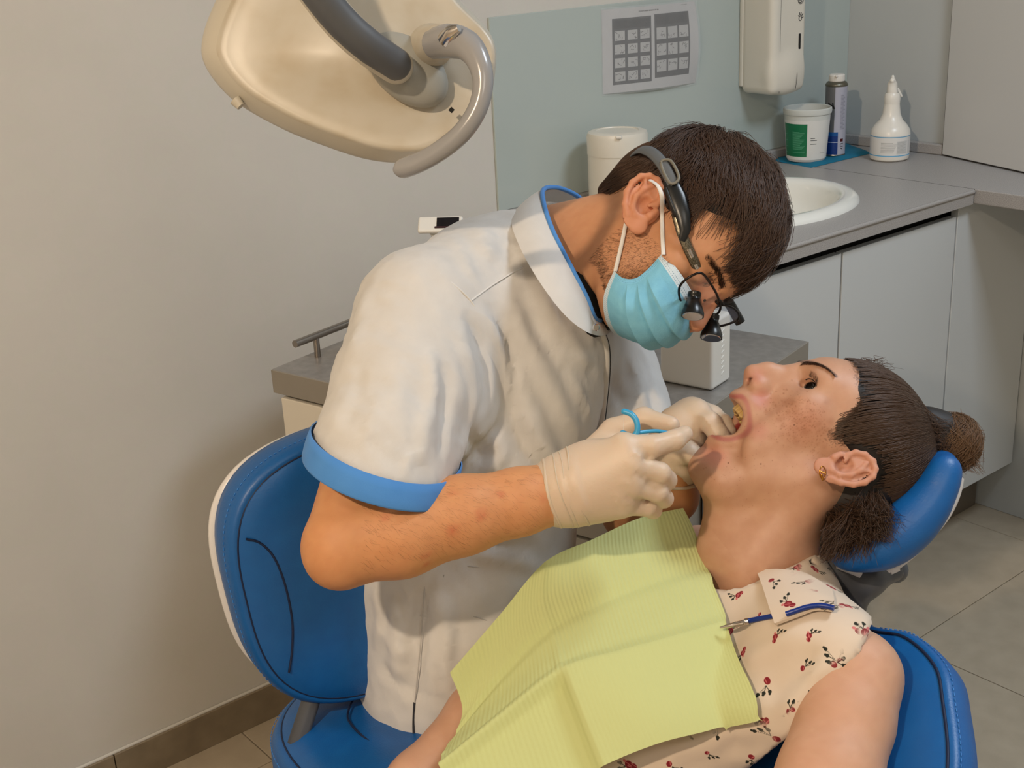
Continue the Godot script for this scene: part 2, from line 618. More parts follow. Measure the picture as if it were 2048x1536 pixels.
func build_materials() -> void:
	M.wall = tri(mat(Color(1, 1, 1), 0.75), 0.9, true)
	M.wall.albedo_texture = noise_tex(0.006, [[0.0, Color(0.805, 0.795, 0.77)], [0.5, Color(0.815, 0.805, 0.78)], [1.0, Color(0.825, 0.815, 0.79)]], 3, 512, FastNoiseLite.TYPE_SIMPLEX_SMOOTH, 5)
	M.wall.normal_enabled = true
	M.wall.normal_texture = noise_tex(0.08, [], 9, 512, FastNoiseLite.TYPE_SIMPLEX_SMOOTH, 3, 1.2)
	M.wall.normal_scale = 0.10
	M.ceiling = mat(Color(0.88, 0.88, 0.87), 0.9)
	M.tile = tri(mat(Color(1, 1, 1), 0.32), 1.1, true)
	M.tile.albedo_texture = noise_tex(0.012, [[0.0, Color(0.68, 0.63, 0.55)], [0.45, Color(0.705, 0.655, 0.575)], [0.55, Color(0.71, 0.66, 0.58)], [1.0, Color(0.735, 0.685, 0.605)]], 21, 1024, FastNoiseLite.TYPE_SIMPLEX_SMOOTH, 5)
	M.tile.detail_enabled = true
	M.tile.detail_albedo = noise_tex(0.018, [[0.0, Color(0.80, 0.74, 0.64, 0.0)], [0.035, Color(0.80, 0.74, 0.64, 0.0)], [0.05, Color(0.82, 0.77, 0.68, 0.35)], [0.065, Color(0.80, 0.74, 0.64, 0.0)], [1.0, Color(0.80, 0.74, 0.64, 0.0)]], 5, 1024, FastNoiseLite.TYPE_CELLULAR, 2)
	M.tile.detail_blend_mode = BaseMaterial3D.BLEND_MODE_MIX
	M.grout = mat(Color(0.26, 0.23, 0.19), 0.9)
	M.skirting = tri(mat(Color(1, 1, 1), 0.4), 1.6, true)
	M.skirting.albedo_texture = noise_tex(0.012, [[0.0, Color(0.47, 0.42, 0.35)], [0.5, Color(0.52, 0.47, 0.39)], [1.0, Color(0.58, 0.53, 0.45)]], 8, 512, FastNoiseLite.TYPE_SIMPLEX_SMOOTH, 5)
	M.panel_glass = mat(Color(0.70, 0.745, 0.735), 0.12)
	M.panel_glass.clearcoat_enabled = true
	M.panel_glass.clearcoat = 0.4
	M.side_wall = mat(Color(0.72, 0.74, 0.745), 0.25)
	M.counter = tri(mat(Color(1, 1, 1), 0.42), 2.2, true)
	M.counter.albedo_texture = noise_tex(0.22, [[0.0, Color(0.50, 0.49, 0.485)], [0.40, Color(0.60, 0.59, 0.585)], [0.6, Color(0.655, 0.645, 0.64)], [1.0, Color(0.75, 0.74, 0.73)]], 11, 1024, FastNoiseLite.TYPE_SIMPLEX, 2)
	M.cabinet = mat(Color(0.77, 0.79, 0.80), 0.30)
	M.cabinet2 = mat(Color(0.80, 0.805, 0.805), 0.35)
	M.toe = tri(mat(Color(0.44, 0.41, 0.37), 0.4, 0.2), 1.0)
	M.gap = mat(Color(0.20, 0.19, 0.18), 0.6)
	M.ceramic = mat(Color(0.90, 0.905, 0.885), 0.10)
	M.white_plastic = mat(Color(0.86, 0.845, 0.80), 0.35)
	M.white_bright = mat(Color(0.90, 0.89, 0.86), 0.3)
	M.white_matte = mat(Color(0.88, 0.87, 0.85), 0.55)
	M.dark_plastic = mat(Color(0.05, 0.05, 0.055), 0.35)
	M.ink = mat(Color(0.16, 0.16, 0.17), 0.6)
	M.steel = mat(Color(0.62, 0.59, 0.56), 0.32, 1.0)
	M.chrome = mat(Color(0.82, 0.80, 0.78), 0.15, 1.0)
	M.brush = tri(mat(Color(1, 1, 1), 0.38, 0.55), 3.0)
	M.brush.albedo_texture = noise_tex(0.05, [[0.0, Color(0.60, 0.585, 0.57)], [1.0, Color(0.68, 0.665, 0.65)]], 31, 256)
	M.cart_white = mat(Color(0.87, 0.845, 0.79), 0.4)
	M.cart_edge = mat(Color(0.60, 0.575, 0.535), 0.45, 0.3)
	M.blue_leather = tri(mat(Color(1, 1, 1), 0.42), 4.0)
	M.blue_leather.albedo_texture = noise_tex(0.03, [[0.0, Color(0.05, 0.335, 0.60)], [1.0, Color(0.065, 0.365, 0.635)]], 41, 256)
	M.blue_leather.normal_enabled = true
	M.blue_leather.normal_texture = noise_tex(0.25, [], 44, 512, FastNoiseLite.TYPE_CELLULAR, 2, 3.0)
	M.blue_leather.normal_scale = 0.12
	M.seam = mat(Color(0.02, 0.10, 0.24), 0.6)
	M.thread = mat(Color(0.22, 0.50, 0.80), 0.6)
	M.shell = mat(Color(0.88, 0.87, 0.86), 0.3)
	M.grey_plastic = mat(Color(0.30, 0.31, 0.33), 0.4)
	M.lamp_shell = tri(mat(Color(1, 1, 1), 0.38), 3.0)
	M.lamp_shell.albedo_texture = noise_tex(0.012, [[0.0, Color(0.67, 0.615, 0.525)], [0.42, Color(0.72, 0.69, 0.625)], [0.6, Color(0.735, 0.71, 0.655)], [1.0, Color(0.745, 0.72, 0.67)]], 77, 512, FastNoiseLite.TYPE_SIMPLEX_SMOOTH, 4)
	M.lamp_rim = mat(Color(0.75, 0.725, 0.665), 0.32)
	M.lamp_socket = mat(Color(0.60, 0.60, 0.575), 0.35)
	M.lamp_arm = mat(Color(0.33, 0.34, 0.355), 0.5)
	M.lamp_handle = mat(Color(0.58, 0.58, 0.585), 0.22)

func slab(called: String, a: Vector3, b: Vector3, m: Material, parent: Node, bev := 0.002) -> MeshInstance3D:
	var s := (b - a).abs()
	if parent == self: return structure(called, rbox(s.x, s.y, s.z, bev, 1), m, (a + b) * 0.5)
	return part(called, rbox(s.x, s.y, s.z, bev, 1), m, parent, at((a + b) * 0.5 - (parent as Node3D).position))

func build_room() -> void:
	var fl := slab("floor", Vector3(-2.3, -0.12, -2.15), Vector3(2.95, -0.011, 2.3), M.grout, self)
	var tm := rbox(0.598, 0.012, 0.598, 0.0012, 1)
	var ix0 := 2.111; var iz0 := -1.316
	for i in range(-8, 2):
		for j in range(-2, 7):
			var x0: float = ix0 + i * 0.6; var z0: float = iz0 + j * 0.6
			var xa: float = max(x0, -2.29); var xb: float = min(x0 + 0.6, 2.90); var za: float = max(z0, -2.14); var zb: float = min(z0 + 0.6, 2.29)
			if xb - xa < 0.05 or zb - za < 0.05: continue
			var full: bool = xb - xa > 0.599 and zb - za > 0.599
			var mm := tm if full else rbox(xb - xa - 0.002, 0.012, zb - za - 0.002, 0.0012, 1)
			part("floor_tile", mm, M.tile, fl, at(Vector3((xa + xb) * 0.5, -0.006, (za + zb) * 0.5) - fl.position))
	slab("ceiling", Vector3(-2.3, 2.6, -2.15), Vector3(2.95, 2.72, 2.3), M.ceiling, self)
	slab("wall_back", Vector3(-2.3, 0, ZW - 0.1), Vector3(2.95, 2.6, ZW), M.wall, self)
	slab("wall_right", Vector3(XR, 0, ZW), Vector3(XR + 0.12, 2.6, 2.2), M.side_wall, self)
	slab("wall_left", Vector3(-2.3, 0, ZW), Vector3(-2.2, 2.6, 2.2), M.wall, self)
	slab("wall_front", Vector3(-2.3, 0, 2.2), Vector3(2.95, 2.6, 2.3), M.wall, self)
	# skirting of stone lengths with a pale bead of filler on top
	var sk := Node3D.new(); sk.name = "baseboard_back"; add_child(sk); sk.set_meta("kind", "structure"); sk.position = Vector3(0, 0, ZW)
	var x := 0.655 - 0.6 * 4
	while x < 1.6:
		part("skirting_tile", rbox(0.598, 0.076, 0.012, 0.001, 1), M.skirting, sk, at(Vector3(x + 0.3, 0.038, 0.006)))
		x += 0.6
	part("filler_bead", round_tube([Vector3(-1.7, 0.077, 0.004), Vector3(1.7, 0.077, 0.004)], 0.0035, 8), M.wall, sk)

func build_counter() -> void:
	var gp := slab("glass_panel", Vector3(1.640, 0.922, ZW), Vector3(XR, 1.312, ZW + 0.006), M.panel_glass, thing("backsplash_panel", "pale green glass backsplash panel fixed to wall above the sink counter", "panel", Vector3(2.2, 0.922, ZW)), 0.0015)
	gp.name = "glass_sheet"
	# worktops
	var wt := thing("countertop", "grey speckled laminate worktop holding the oval sink", "countertop", Vector3(2.06, 0.863, -1.76))
	# the oval hole of the sink is cut out
	var cs := CSGCombiner3D.new(); cs.name = "worktop"; wt.add_child(cs)
	var bxs := CSGBox3D.new(); bxs.name = "board"; bxs.size = Vector3(0.873, 0.033, 0.575); bxs.position = Vector3(2.0655, 0.8795, -1.7625) - wt.position; bxs.material = M.counter; cs.add_child(bxs)
	var hole := CSGCylinder3D.new(); hole.name = "sink_hole"; hole.operation = CSGShape3D.OPERATION_SUBTRACTION; hole.radius = 0.2; hole.height = 0.2; hole.sides = 48
	hole.scale = Vector3(1.2, 1, 0.9); hole.position = Vector3(2.09, 0.88, -1.755) - wt.position; hole.material = M.counter; cs.add_child(hole)
	part("edge_roll", round_tube([Vector3(1.634, 0.8905, -1.4755) - wt.position, Vector3(2.499, 0.8905, -1.4755) - wt.position], 0.0048, 10), M.counter, wt)
	slab("splash_strip", Vector3(1.63, 0.8955, ZW), Vector3(2.502, 0.922, ZW + 0.018), M.counter, wt, 0.004)
	var w2 := thing("countertop", "grey speckled laminate worktop of the return under the white cupboard", "countertop", Vector3(2.66, 0.863, -1.3))
	slab("worktop", Vector3(2.506, 0.863, ZW), Vector3(XR, 0.8955, -0.4), M.counter, w2, 0.003)
	slab("splash_strip", Vector3(XR - 0.018, 0.8955, ZW + 0.018), Vector3(XR, 0.922, -1.745), M.counter, w2, 0.004)
	slab("splash_strip", Vector3(2.5025, 0.8955, ZW), Vector3(XR - 0.018, 0.922, ZW + 0.018), M.counter, w2, 0.004)
	slab("joint_strip", Vector3(2.502, 0.864, ZW), Vector3(2.506, 0.8958, -1.476), M.gap, w2, 0.0005)
	# base cabinets: each unit a thing with its door
	var units := [[1.64, 2.066, "sink base cabinet with plain pale grey door beside the steel cart"], [2.070, 2.474, "sink base cabinet with plain pale grey door behind the blue headrest"], [2.478, 2.81, "corner base cabinet panel under the return worktop"]]
	for u in units:
		var c := thing("base_cabinet", u[2], "cabinet", Vector3((u[0] + u[1]) * 0.5, 0, -1.76))
		slab("body", Vector3(u[0], 0.145, ZW + 0.001), Vector3(u[1], 0.700, -1.515), M.cabinet, c, 0.001)
		slab("top_rail", Vector3(u[0], 0.700, -1.56), Vector3(u[1], 0.8625, -1.545), M.gap, c, 0.001)
		var top := 0.838 if u[0] < 2.4 else 0.8625
		slab("door", Vector3(u[0] + 0.001, 0.147, -1.513), Vector3(u[1] - 0.001, top, -1.495), M.cabinet, c, 0.0012)
		slab("plinth", Vector3(u[0], 0.0, -1.60), Vector3(u[1], 0.145, -1.585), M.toe, c, 0.001)
	# oval ceramic basin
	var sk := thing("sink", "white oval ceramic sink set in the grey worktop", "sink", Vector3(2.09, 0.8955, -1.755))
	var prof := [[0.03, -0.115], [0.10, -0.112], [0.16, -0.095], [0.195, -0.06], [0.205, -0.02], [0.208, 0.004], [0.214, 0.012], [0.224, 0.0165], [0.238, 0.0165], [0.251, 0.012], [0.2585, 0.005], [0.260, 0.0]]
	part("basin", lathe(prof, 64, 1.2), M.ceramic, sk, at(Vector3.ZERO, Basis.from_scale(Vector3(1.02, 1, 0.80))))
	part("drain", lathe([[0.0, 0.0], [0.026, 0.0], [0.030, 0.003], [0.022, 0.004], [0.0, 0.002]], 24), M.chrome, sk, at(Vector3(0, -0.114, 0)))
	# white cupboard standing on the return worktop, turned a little from the wall
	var cb := thing("wall_cupboard", "tall white cupboard standing on the grey return worktop", "cupboard", Vector3(2.796, 0.8965, -1.742))
	var ang := atan2(2.709 - 2.796, -1.478 + 1.742)
	var bb := Basis(Vector3.UP, ang)
	part("door", rbox(0.02, 1.1, 0.6, 0.0015, 1), M.cabinet2, cb, at(bb * Vector3(0.010, 0.553, 0.30), bb))
	part("door_gap", rbox(0.018, 0.0055, 0.6, 0.0005, 1), M.gap, cb, at(bb * Vector3(0.013, 0.0028, 0.30), bb))
	part("hinge_side", rbox(0.018, 1.1, 0.004, 0.0005, 1), M.gap, cb, at(bb * Vector3(0.013, 0.553, -0.003), bb))

func build_wall_things() -> void:
	# plastic-sleeved instruction sheet
	var o := thing("instruction_poster", "plastic sleeved sheet of grey hand washing pictograms taped to glass panel", "poster", Vector3(2.09, 1.21, ZW + 0.006))
	var im := canvas(740, 470, Color(0.74, 0.74, 0.745))
	var dark := Color(0.27, 0.27, 0.28)
	im.fill_rect(Rect2i(70, 55, 285, 370), dark)
	im.fill_rect(Rect2i(380, 50, 290, 360), dark)
	rng.seed = 5
	for x in 22: im.fill_rect(Rect2i(262 + x * 7, 22, 3 + rng.randi() % 4, 7), Color(0.3, 0.3, 0.3))
	for x in 8: im.fill_rect(Rect2i(610 + x * 7, 10, 4, 4), Color(0.45, 0.45, 0.45))
	im.fill_rect(Rect2i(80, 66, 265, 46), Color(0.17, 0.17, 0.175))
	im.fill_rect(Rect2i(390, 58, 270, 52), Color(0.20, 0.20, 0.205))
	var pics := []
	for r in 4:
		for c in 3: pics.append(Rect2i(86 + c * 92, 124 + r * 76, 72, 54))
	for r in 3:
		for c in 3: pics.append(Rect2i(396 + c * 92, 126 + r * 92, 78, 66))
	for q in pics:
		im.fill_rect(q, Color(0.70, 0.70, 0.70))
		for k in 5:
			var p0 := Vector2(q.position) + Vector2(rng.randf_range(8, q.size.x - 8), rng.randf_range(8, q.size.y - 8))
			var v := Vector2.from_angle(rng.randf() * TAU) * rng.randf_range(8, 22)
			var p1 := (p0 + v).clamp(Vector2(q.position) + Vector2(4, 4), Vector2(q.end) - Vector2(5, 5))
			var p2 := (p1 + v.orthogonal() * rng.randf_range(-0.8, 0.8)).clamp(Vector2(q.position) + Vector2(4, 4), Vector2(q.end) - Vector2(5, 5))
			line_px(im, p0, p1, 1.2, Color(0.33, 0.33, 0.33)); line_px(im, p1, p2, 1.2, Color(0.33, 0.33, 0.33))
	var pm := mat(Color(1, 1, 1), 0.6)
	pm.albedo_texture = tex_of(im)
	var w := 40; var h := 24
	var corner := [Vector3(1.9465, 1.302, 0), Vector3(2.236, 1.298, 0), Vector3(1.945, 1.126, 0), Vector3(2.238, 1.117, 0)]
	var pts := []; var pl := []
	for j in h:
		for i in w:
			var s := float(i) / (w - 1); var t := float(j) / (h - 1)
			var p: Vector3 = corner[0].lerp(corner[1], s).lerp(corner[2].lerp(corner[3], s), t) - o.position
			var bulge := 0.010 * sin(PI * s) + 0.012 * pow(s, 4.0) * sin(PI * t)
			p.z = 0.0006 + bulge
			pts.append(p)
			var g: Vector3 = corner[0].lerp(corner[1], s * 1.03 - 0.015).lerp(corner[2].lerp(corner[3], s * 1.03 - 0.015), t * 1.04 - 0.02) - o.position
			g.z = 0.0022 + bulge + 0.0009 * sin(s * 40.0 + 3.0 * sin(t * 9.0)) * (1.0 - t) + 0.0006 * sin(s * 71.0 - t * 23.0)
			pl.append(g)
	part("printed_sheet", grid_mesh(pts, w, h), pm, o)
	var sl := mat(Color(0.93, 0.95, 0.97, 0.16), 0.08)
	sl.transparency = BaseMaterial3D.TRANSPARENCY_ALPHA
	part("plastic_sleeve", grid_mesh(pl, w, h), sl, o)
	# soap dispenser
	var d := thing("soap_dispenser", "white wall mounted soap dispenser with hand symbols and dark level window", "dispenser", Vector3(2.452, 1.072, ZW + 0.006))
	var body := Soft.new()
	var ax := Basis.IDENTITY
	body.box(Vector3(0, 0.165, 0.052), ax, Vector3(0.061, 0.162, 0.050), 0.016, 0.01)
	body.egg(Vector3(0, 0.050, 0.085), ax, Vector3(0.056, 0.048, 0.026), 0.02)
	part("housing", soft_mesh(body.net(0.006)), M.white_plastic, d)
	part("back_plate", rbox(0.112, 0.30, 0.012, 0.004), M.white_plastic, d, at(Vector3(-0.006, 0.168, 0.006)))
	part("level_window", rbox(0.008, 0.036, 0.004, 0.0018), M.dark_plastic, d, at(Vector3(0.034, 0.118, 0.1012)))
	var ring := []
	for k in 25: ring.append(Vector3(0.034 + 0.0105 * cos(TAU * k / 24), 0.213 + 0.0105 * sin(TAU * k / 24), 0.1022))
	var ic := thing_part("round_symbol", d)
	part("ring", tube(ring, 0.0007, 6, false), M.ink, ic)
	part("palm_line", tube(catmull([Vector3(0.026, 0.211, 0.1022), Vector3(0.031, 0.2095, 0.1022), Vector3(0.037, 0.211, 0.1022), Vector3(0.042, 0.216, 0.1022)]), 0.0009, 6), M.ink, ic)
	part("cuff_line", tube(catmull([Vector3(0.027, 0.207, 0.1022), Vector3(0.034, 0.2055, 0.1022), Vector3(0.040, 0.2085, 0.1022)]), 0.0009, 6), M.ink, ic)
	part("drop", tube([Vector3(0.034, 0.215, 0.1022), Vector3(0.034, 0.219, 0.1022)], 0.0012, 6), M.ink, ic)
	var hs := thing_part("hand_symbol", d)
	ring = []
	for k in 21: ring.append(Vector3(0.034 + 0.0050 * cos(TAU * k / 20), 0.170 + 0.0050 * sin(TAU * k / 20), 0.1022))
	part("palm_ring", tube(ring, 0.0009, 6, false), M.ink, hs)
	for a in [0.25, 0.85, 1.35, 1.8, 2.4]:
		var c := Vector3(0.034, 0.170, 0.1022); var v := Vector3(cos(a), sin(a), 0)
		part("finger_line", round_tube([c + v * 0.0075, c + v * (0.013 if a > 0.3 and a < 2.3 else 0.010)], 0.0010, 6), M.ink, hs)
	part("flap_line", tube(catmull([Vector3(0.012, 0.012, 0.111), Vector3(0.015, 0.040, 0.1125), Vector3(0.019, 0.072, 0.106), Vector3(0.030, 0.083, 0.1022), Vector3(0.056, 0.086, 0.098)]), 0.0006, 6), M.ink, d)
	part("seam_line", tube([Vector3(-0.0365, 0.006, 0.1019), Vector3(-0.0365, 0.32, 0.1019)], 0.0005, 6), M.ink, d)

func thing_part(called: String, parent: Node) -> Node3D:
	var n := Node3D.new(); n.name = called; parent.add_child(n, true)
	return n

func build_counter_things() -> void:
	# blue cloth
	var cl := thing("folded_cloth", "folded teal blue cloth under the bucket and spray can", "cloth", Vector3(2.63, 0.8957, -1.98))
	var q := [flat(1538, 319, 0.897), flat(1622, 335, 0.897), flat(1742, 306, 0.897), flat(1688, 284, 0.897)]
	var w := 24; var h := 16
	var top := []; var st := SurfaceTool.new(); st.begin(Mesh.PRIMITIVE_TRIANGLES)
	for j in h:
		for i in w:
			var s := float(i) / (w - 1); var t := float(j) / (h - 1)
			var p: Vector3 = q[0].lerp(q[3], s).lerp(q[1].lerp(q[2], s), t)
			var e: float = min(min(s, 1 - s) * w, min(t, 1 - t) * h)
			p.z = max(p.z, ZW + 0.022)
			p.y = 0.8962 + 0.006 * clampf(e * 0.8, 0.0, 1.0) + 0.0012 * sin(s * 17.0 + t * 5.0) * clampf(e, 0, 1)
			top.append(p - cl.position)
	grid_add(st, top, w, h, false, true)
	grid_add(st, top.map(func(p): return Vector3(p.x, 0.0004, p.z)), w, h)
	st.generate_normals()
	part("cloth", st.commit(), mat(Color(0.0, 0.43, 0.56), 0.8), cl)
	# paste bucket
	var b := thing("plastic_bucket", "white plastic tub with green label standing on teal cloth", "tub", Vector3(2.565, 0.902, -1.955))
	b.position = flat(1612, 318, 0.902)
	var im := canvas(1024, 256, Color(0.86, 0.87, 0.86))
	var g := Color(0.02, 0.43, 0.27)
	im.fill_rect(Rect2i(400, 20, 222, 216), g)
	for r in 17: im.fill_rect(Rect2i(505, 72 + r * 7, 60 + (r * 37) % 44, 2), Color(0.45, 0.70, 0.58))
	for r in 4: im.fill_rect(Rect2i(410, 90 + r * 40, 30, 2), Color(0.45, 0.70, 0.58))
	im.fill_rect(Rect2i(500, 205, 106, 2), Color(0.45, 0.70, 0.58))
	for r in 3: im.fill_rect(Rect2i(650, 112 + r * 14 + (10 if r == 2 else 0), 34 + (r * 17) % 20, 4), Color(0.3, 0.32, 0.32))
	im.fill_rect(Rect2i(735, 214, 60, 2), Color(0.5, 0.52, 0.52))
	var bm := mat(Color(1, 1, 1), 0.35); bm.albedo_texture = tex_of(im)
	part("label_wall", lathe([[0.0478, 0.006], [0.0545, 0.100]], 48), bm, b)
	part("bottom", lathe([[0.0, 0.0], [0.044, 0.0], [0.0478, 0.006]], 48), M.white_matte, b)
	part("rim", lathe([[0.0545, 0.100], [0.0550, 0.111], [0.0575, 0.113], [0.0585, 0.118], [0.0580, 0.125], [0.0560, 0.127], [0.0535, 0.126], [0.0528, 0.110], [0.046, 0.012], [0.0, 0.010]], 48), mat(Color(0.80, 0.82, 0.81), 0.3), b)
	# spray can
	var c := thing("spray_can", "tall white and blue aerosol can behind the green labelled tub", "can", flat(1668, 309, 0.902))
	im = canvas(512, 512, Color(0.40, 0.41, 0.42))
	im.fill_rect(Rect2i(300, 0, 175, 512), Color(0.70, 0.71, 0.78))
	im.fill_rect(Rect2i(0, 370, 332, 142), Color(0.02, 0.20, 0.48))
	im.fill_rect(Rect2i(0, 340, 332, 30), Color(0.05, 0.33, 0.60))
	im.fill_rect(Rect2i(0, 415, 332, 5), Color(0.65, 0.7, 0.8))
	for r in 44: im.fill_rect(Rect2i(345, 60 + r * 6, 22 + (r * 29) % 24, 2), Color(0.42, 0.43, 0.50))
	im.fill_rect(Rect2i(352, 392, 26, 22), Color(0.30, 0.05, 0.08))
	line_px(im, Vector2(352, 432), Vector2(376, 428), 3, Color(0.15, 0.15, 0.18)); line_px(im, Vector2(352, 446), Vector2(376, 452), 3, Color(0.15, 0.15, 0.18)); line_px(im, Vector2(356, 462), Vector2(372, 470), 3, Color(0.15, 0.15, 0.18))
	for k in 9: line_px(im, Vector2(248 + k * 5, 120 + (k * 23) % 40), Vector2(256 + k * 5, 150 + (k * 31) % 30), 5, Color(0.08, 0.08, 0.09))
	var cm := mat(Color(1, 1, 1), 0.3, 0.15); cm.albedo_texture = tex_of(im)
	part("can_wall", lathe([[0.0262, 0.004], [0.0262, 0.168]], 40), cm, c)
	part("can_foot", lathe([[0.0, 0.0], [0.025, 0.0], [0.0268, 0.002], [0.0262, 0.004]], 40), M.steel, c)
	part("shoulder", lathe([[0.0262, 0.168], [0.0272, 0.170], [0.0268, 0.173], [0.023, 0.178], [0.017, 0.181], [0.0, 0.181]], 40), mat(Color(0.42, 0.41, 0.36), 0.35, 0.6), c)
	var cap := part("spray_cap", lathe([[0.018, 0.178], [0.0195, 0.184], [0.019, 0.194], [0.0165, 0.1965], [0.0, 0.1965]], 32), M.white_matte, c)
	part("nozzle", round_tube([Vector3(-0.006, 0.193, 0.004), Vector3(-0.018, 0.1935, 0.012)], 0.0035, 8), M.white_matte, cap)
	# spray bottle
	var s := thing("spray_bottle", "white spray bottle with pale blue stripes and sleeved trigger head beside cupboard", "bottle", flat(1778, 318, 0.896))
	im = canvas(1024, 256, Color(0.87, 0.87, 0.86))
	im.fill_rect(Rect2i(0, 8, 1024, 10), Color(0.36, 0.62, 0.78))
	im.fill_rect(Rect2i(0, 236, 1024, 12), Color(0.36, 0.66, 0.84))
	for r in 13: im.fill_rect(Rect2i(535, 80 + r * 10, 100 + (r * 37) % 40, 2 if r % 3 else 4), Color(0.55, 0.56, 0.56))
	im.fill_rect(Rect2i(668, 62, 100, 158), Color(0.78, 0.785, 0.785))
	for r in 14: im.fill_rect(Rect2i(674, 70 + r * 10, 56 + (r * 23) % 34, 2), Color(0.52, 0.53, 0.53))
	im.fill_rect(Rect2i(780, 62, 30, 158), Color(0.80, 0.805, 0.805))
	var sm := mat(Color(1, 1, 1), 0.4); sm.albedo_texture = tex_of(im)
	part("label_band", lathe([[0.0470, 0.012], [0.0470, 0.062]], 48), sm, s)
	part("base", lathe([[0.0, 0.0], [0.040, 0.0], [0.0455, 0.004], [0.0470, 0.012]], 48), M.white_bright, s)
	part("shoulder", lathe([[0.0470, 0.062], [0.0455, 0.072], [0.038, 0.084], [0.027, 0.096], [0.0215, 0.110], [0.0195, 0.125], [0.0180, 0.136]], 48, 1.0), M.white_bright, s)
	part("collar", lathe([[0.0185, 0.134], [0.0190, 0.146], [0.0175, 0.156], [0.0150, 0.160]], 40, 1.0), M.white_bright, s)
	var hd := Soft.new()
	hd.cone(Vector3(-0.001, 0.156, 0), Vector3(-0.003, 0.178, 0.0), 0.0135, 0.0115, 0.006)
	hd.cone(Vector3(0.003, 0.176, -0.002), Vector3(-0.012, 0.190, 0.006), 0.008, 0.006, 0.006)
	hd.cone(Vector3(-0.006, 0.190, 0.004), Vector3(-0.008, 0.199, 0.004), 0.0055, 0.0035, 0.004)
	hd.cone(Vector3(0.012, 0.166, 0.006), Vector3(0.020, 0.150, 0.012), 0.004, 0.003, 0.004)
	part("trigger_head", soft_mesh(hd.net(0.0025)), M.white_bright, s)
	# wipes drum behind the dentist
	var dr := thing("wipes_drum", "white plastic drum with round lid standing on counter behind the dentist", "drum", Vector3(1.89, 0.8957, -1.945))
	part("drum_body", lathe([[0.0, 0.0], [0.060, 0.0], [0.0635, 0.004], [0.0635, 0.124]], 48), M.white_plastic, dr)
	part("lid", lathe([[0.0645, 0.122], [0.0648, 0.160], [0.062, 0.167], [0.055, 0.1695], [0.045, 0.170], [0.044, 0.168], [0.0, 0.168]], 48), M.white_plastic, dr)
	part("lid_tab", rbox(0.03, 0.006, 0.012, 0.002), M.white_bright, dr, at(Vector3(-0.035, 0.165, 0.042), Basis(Vector3.UP, 0.7)))

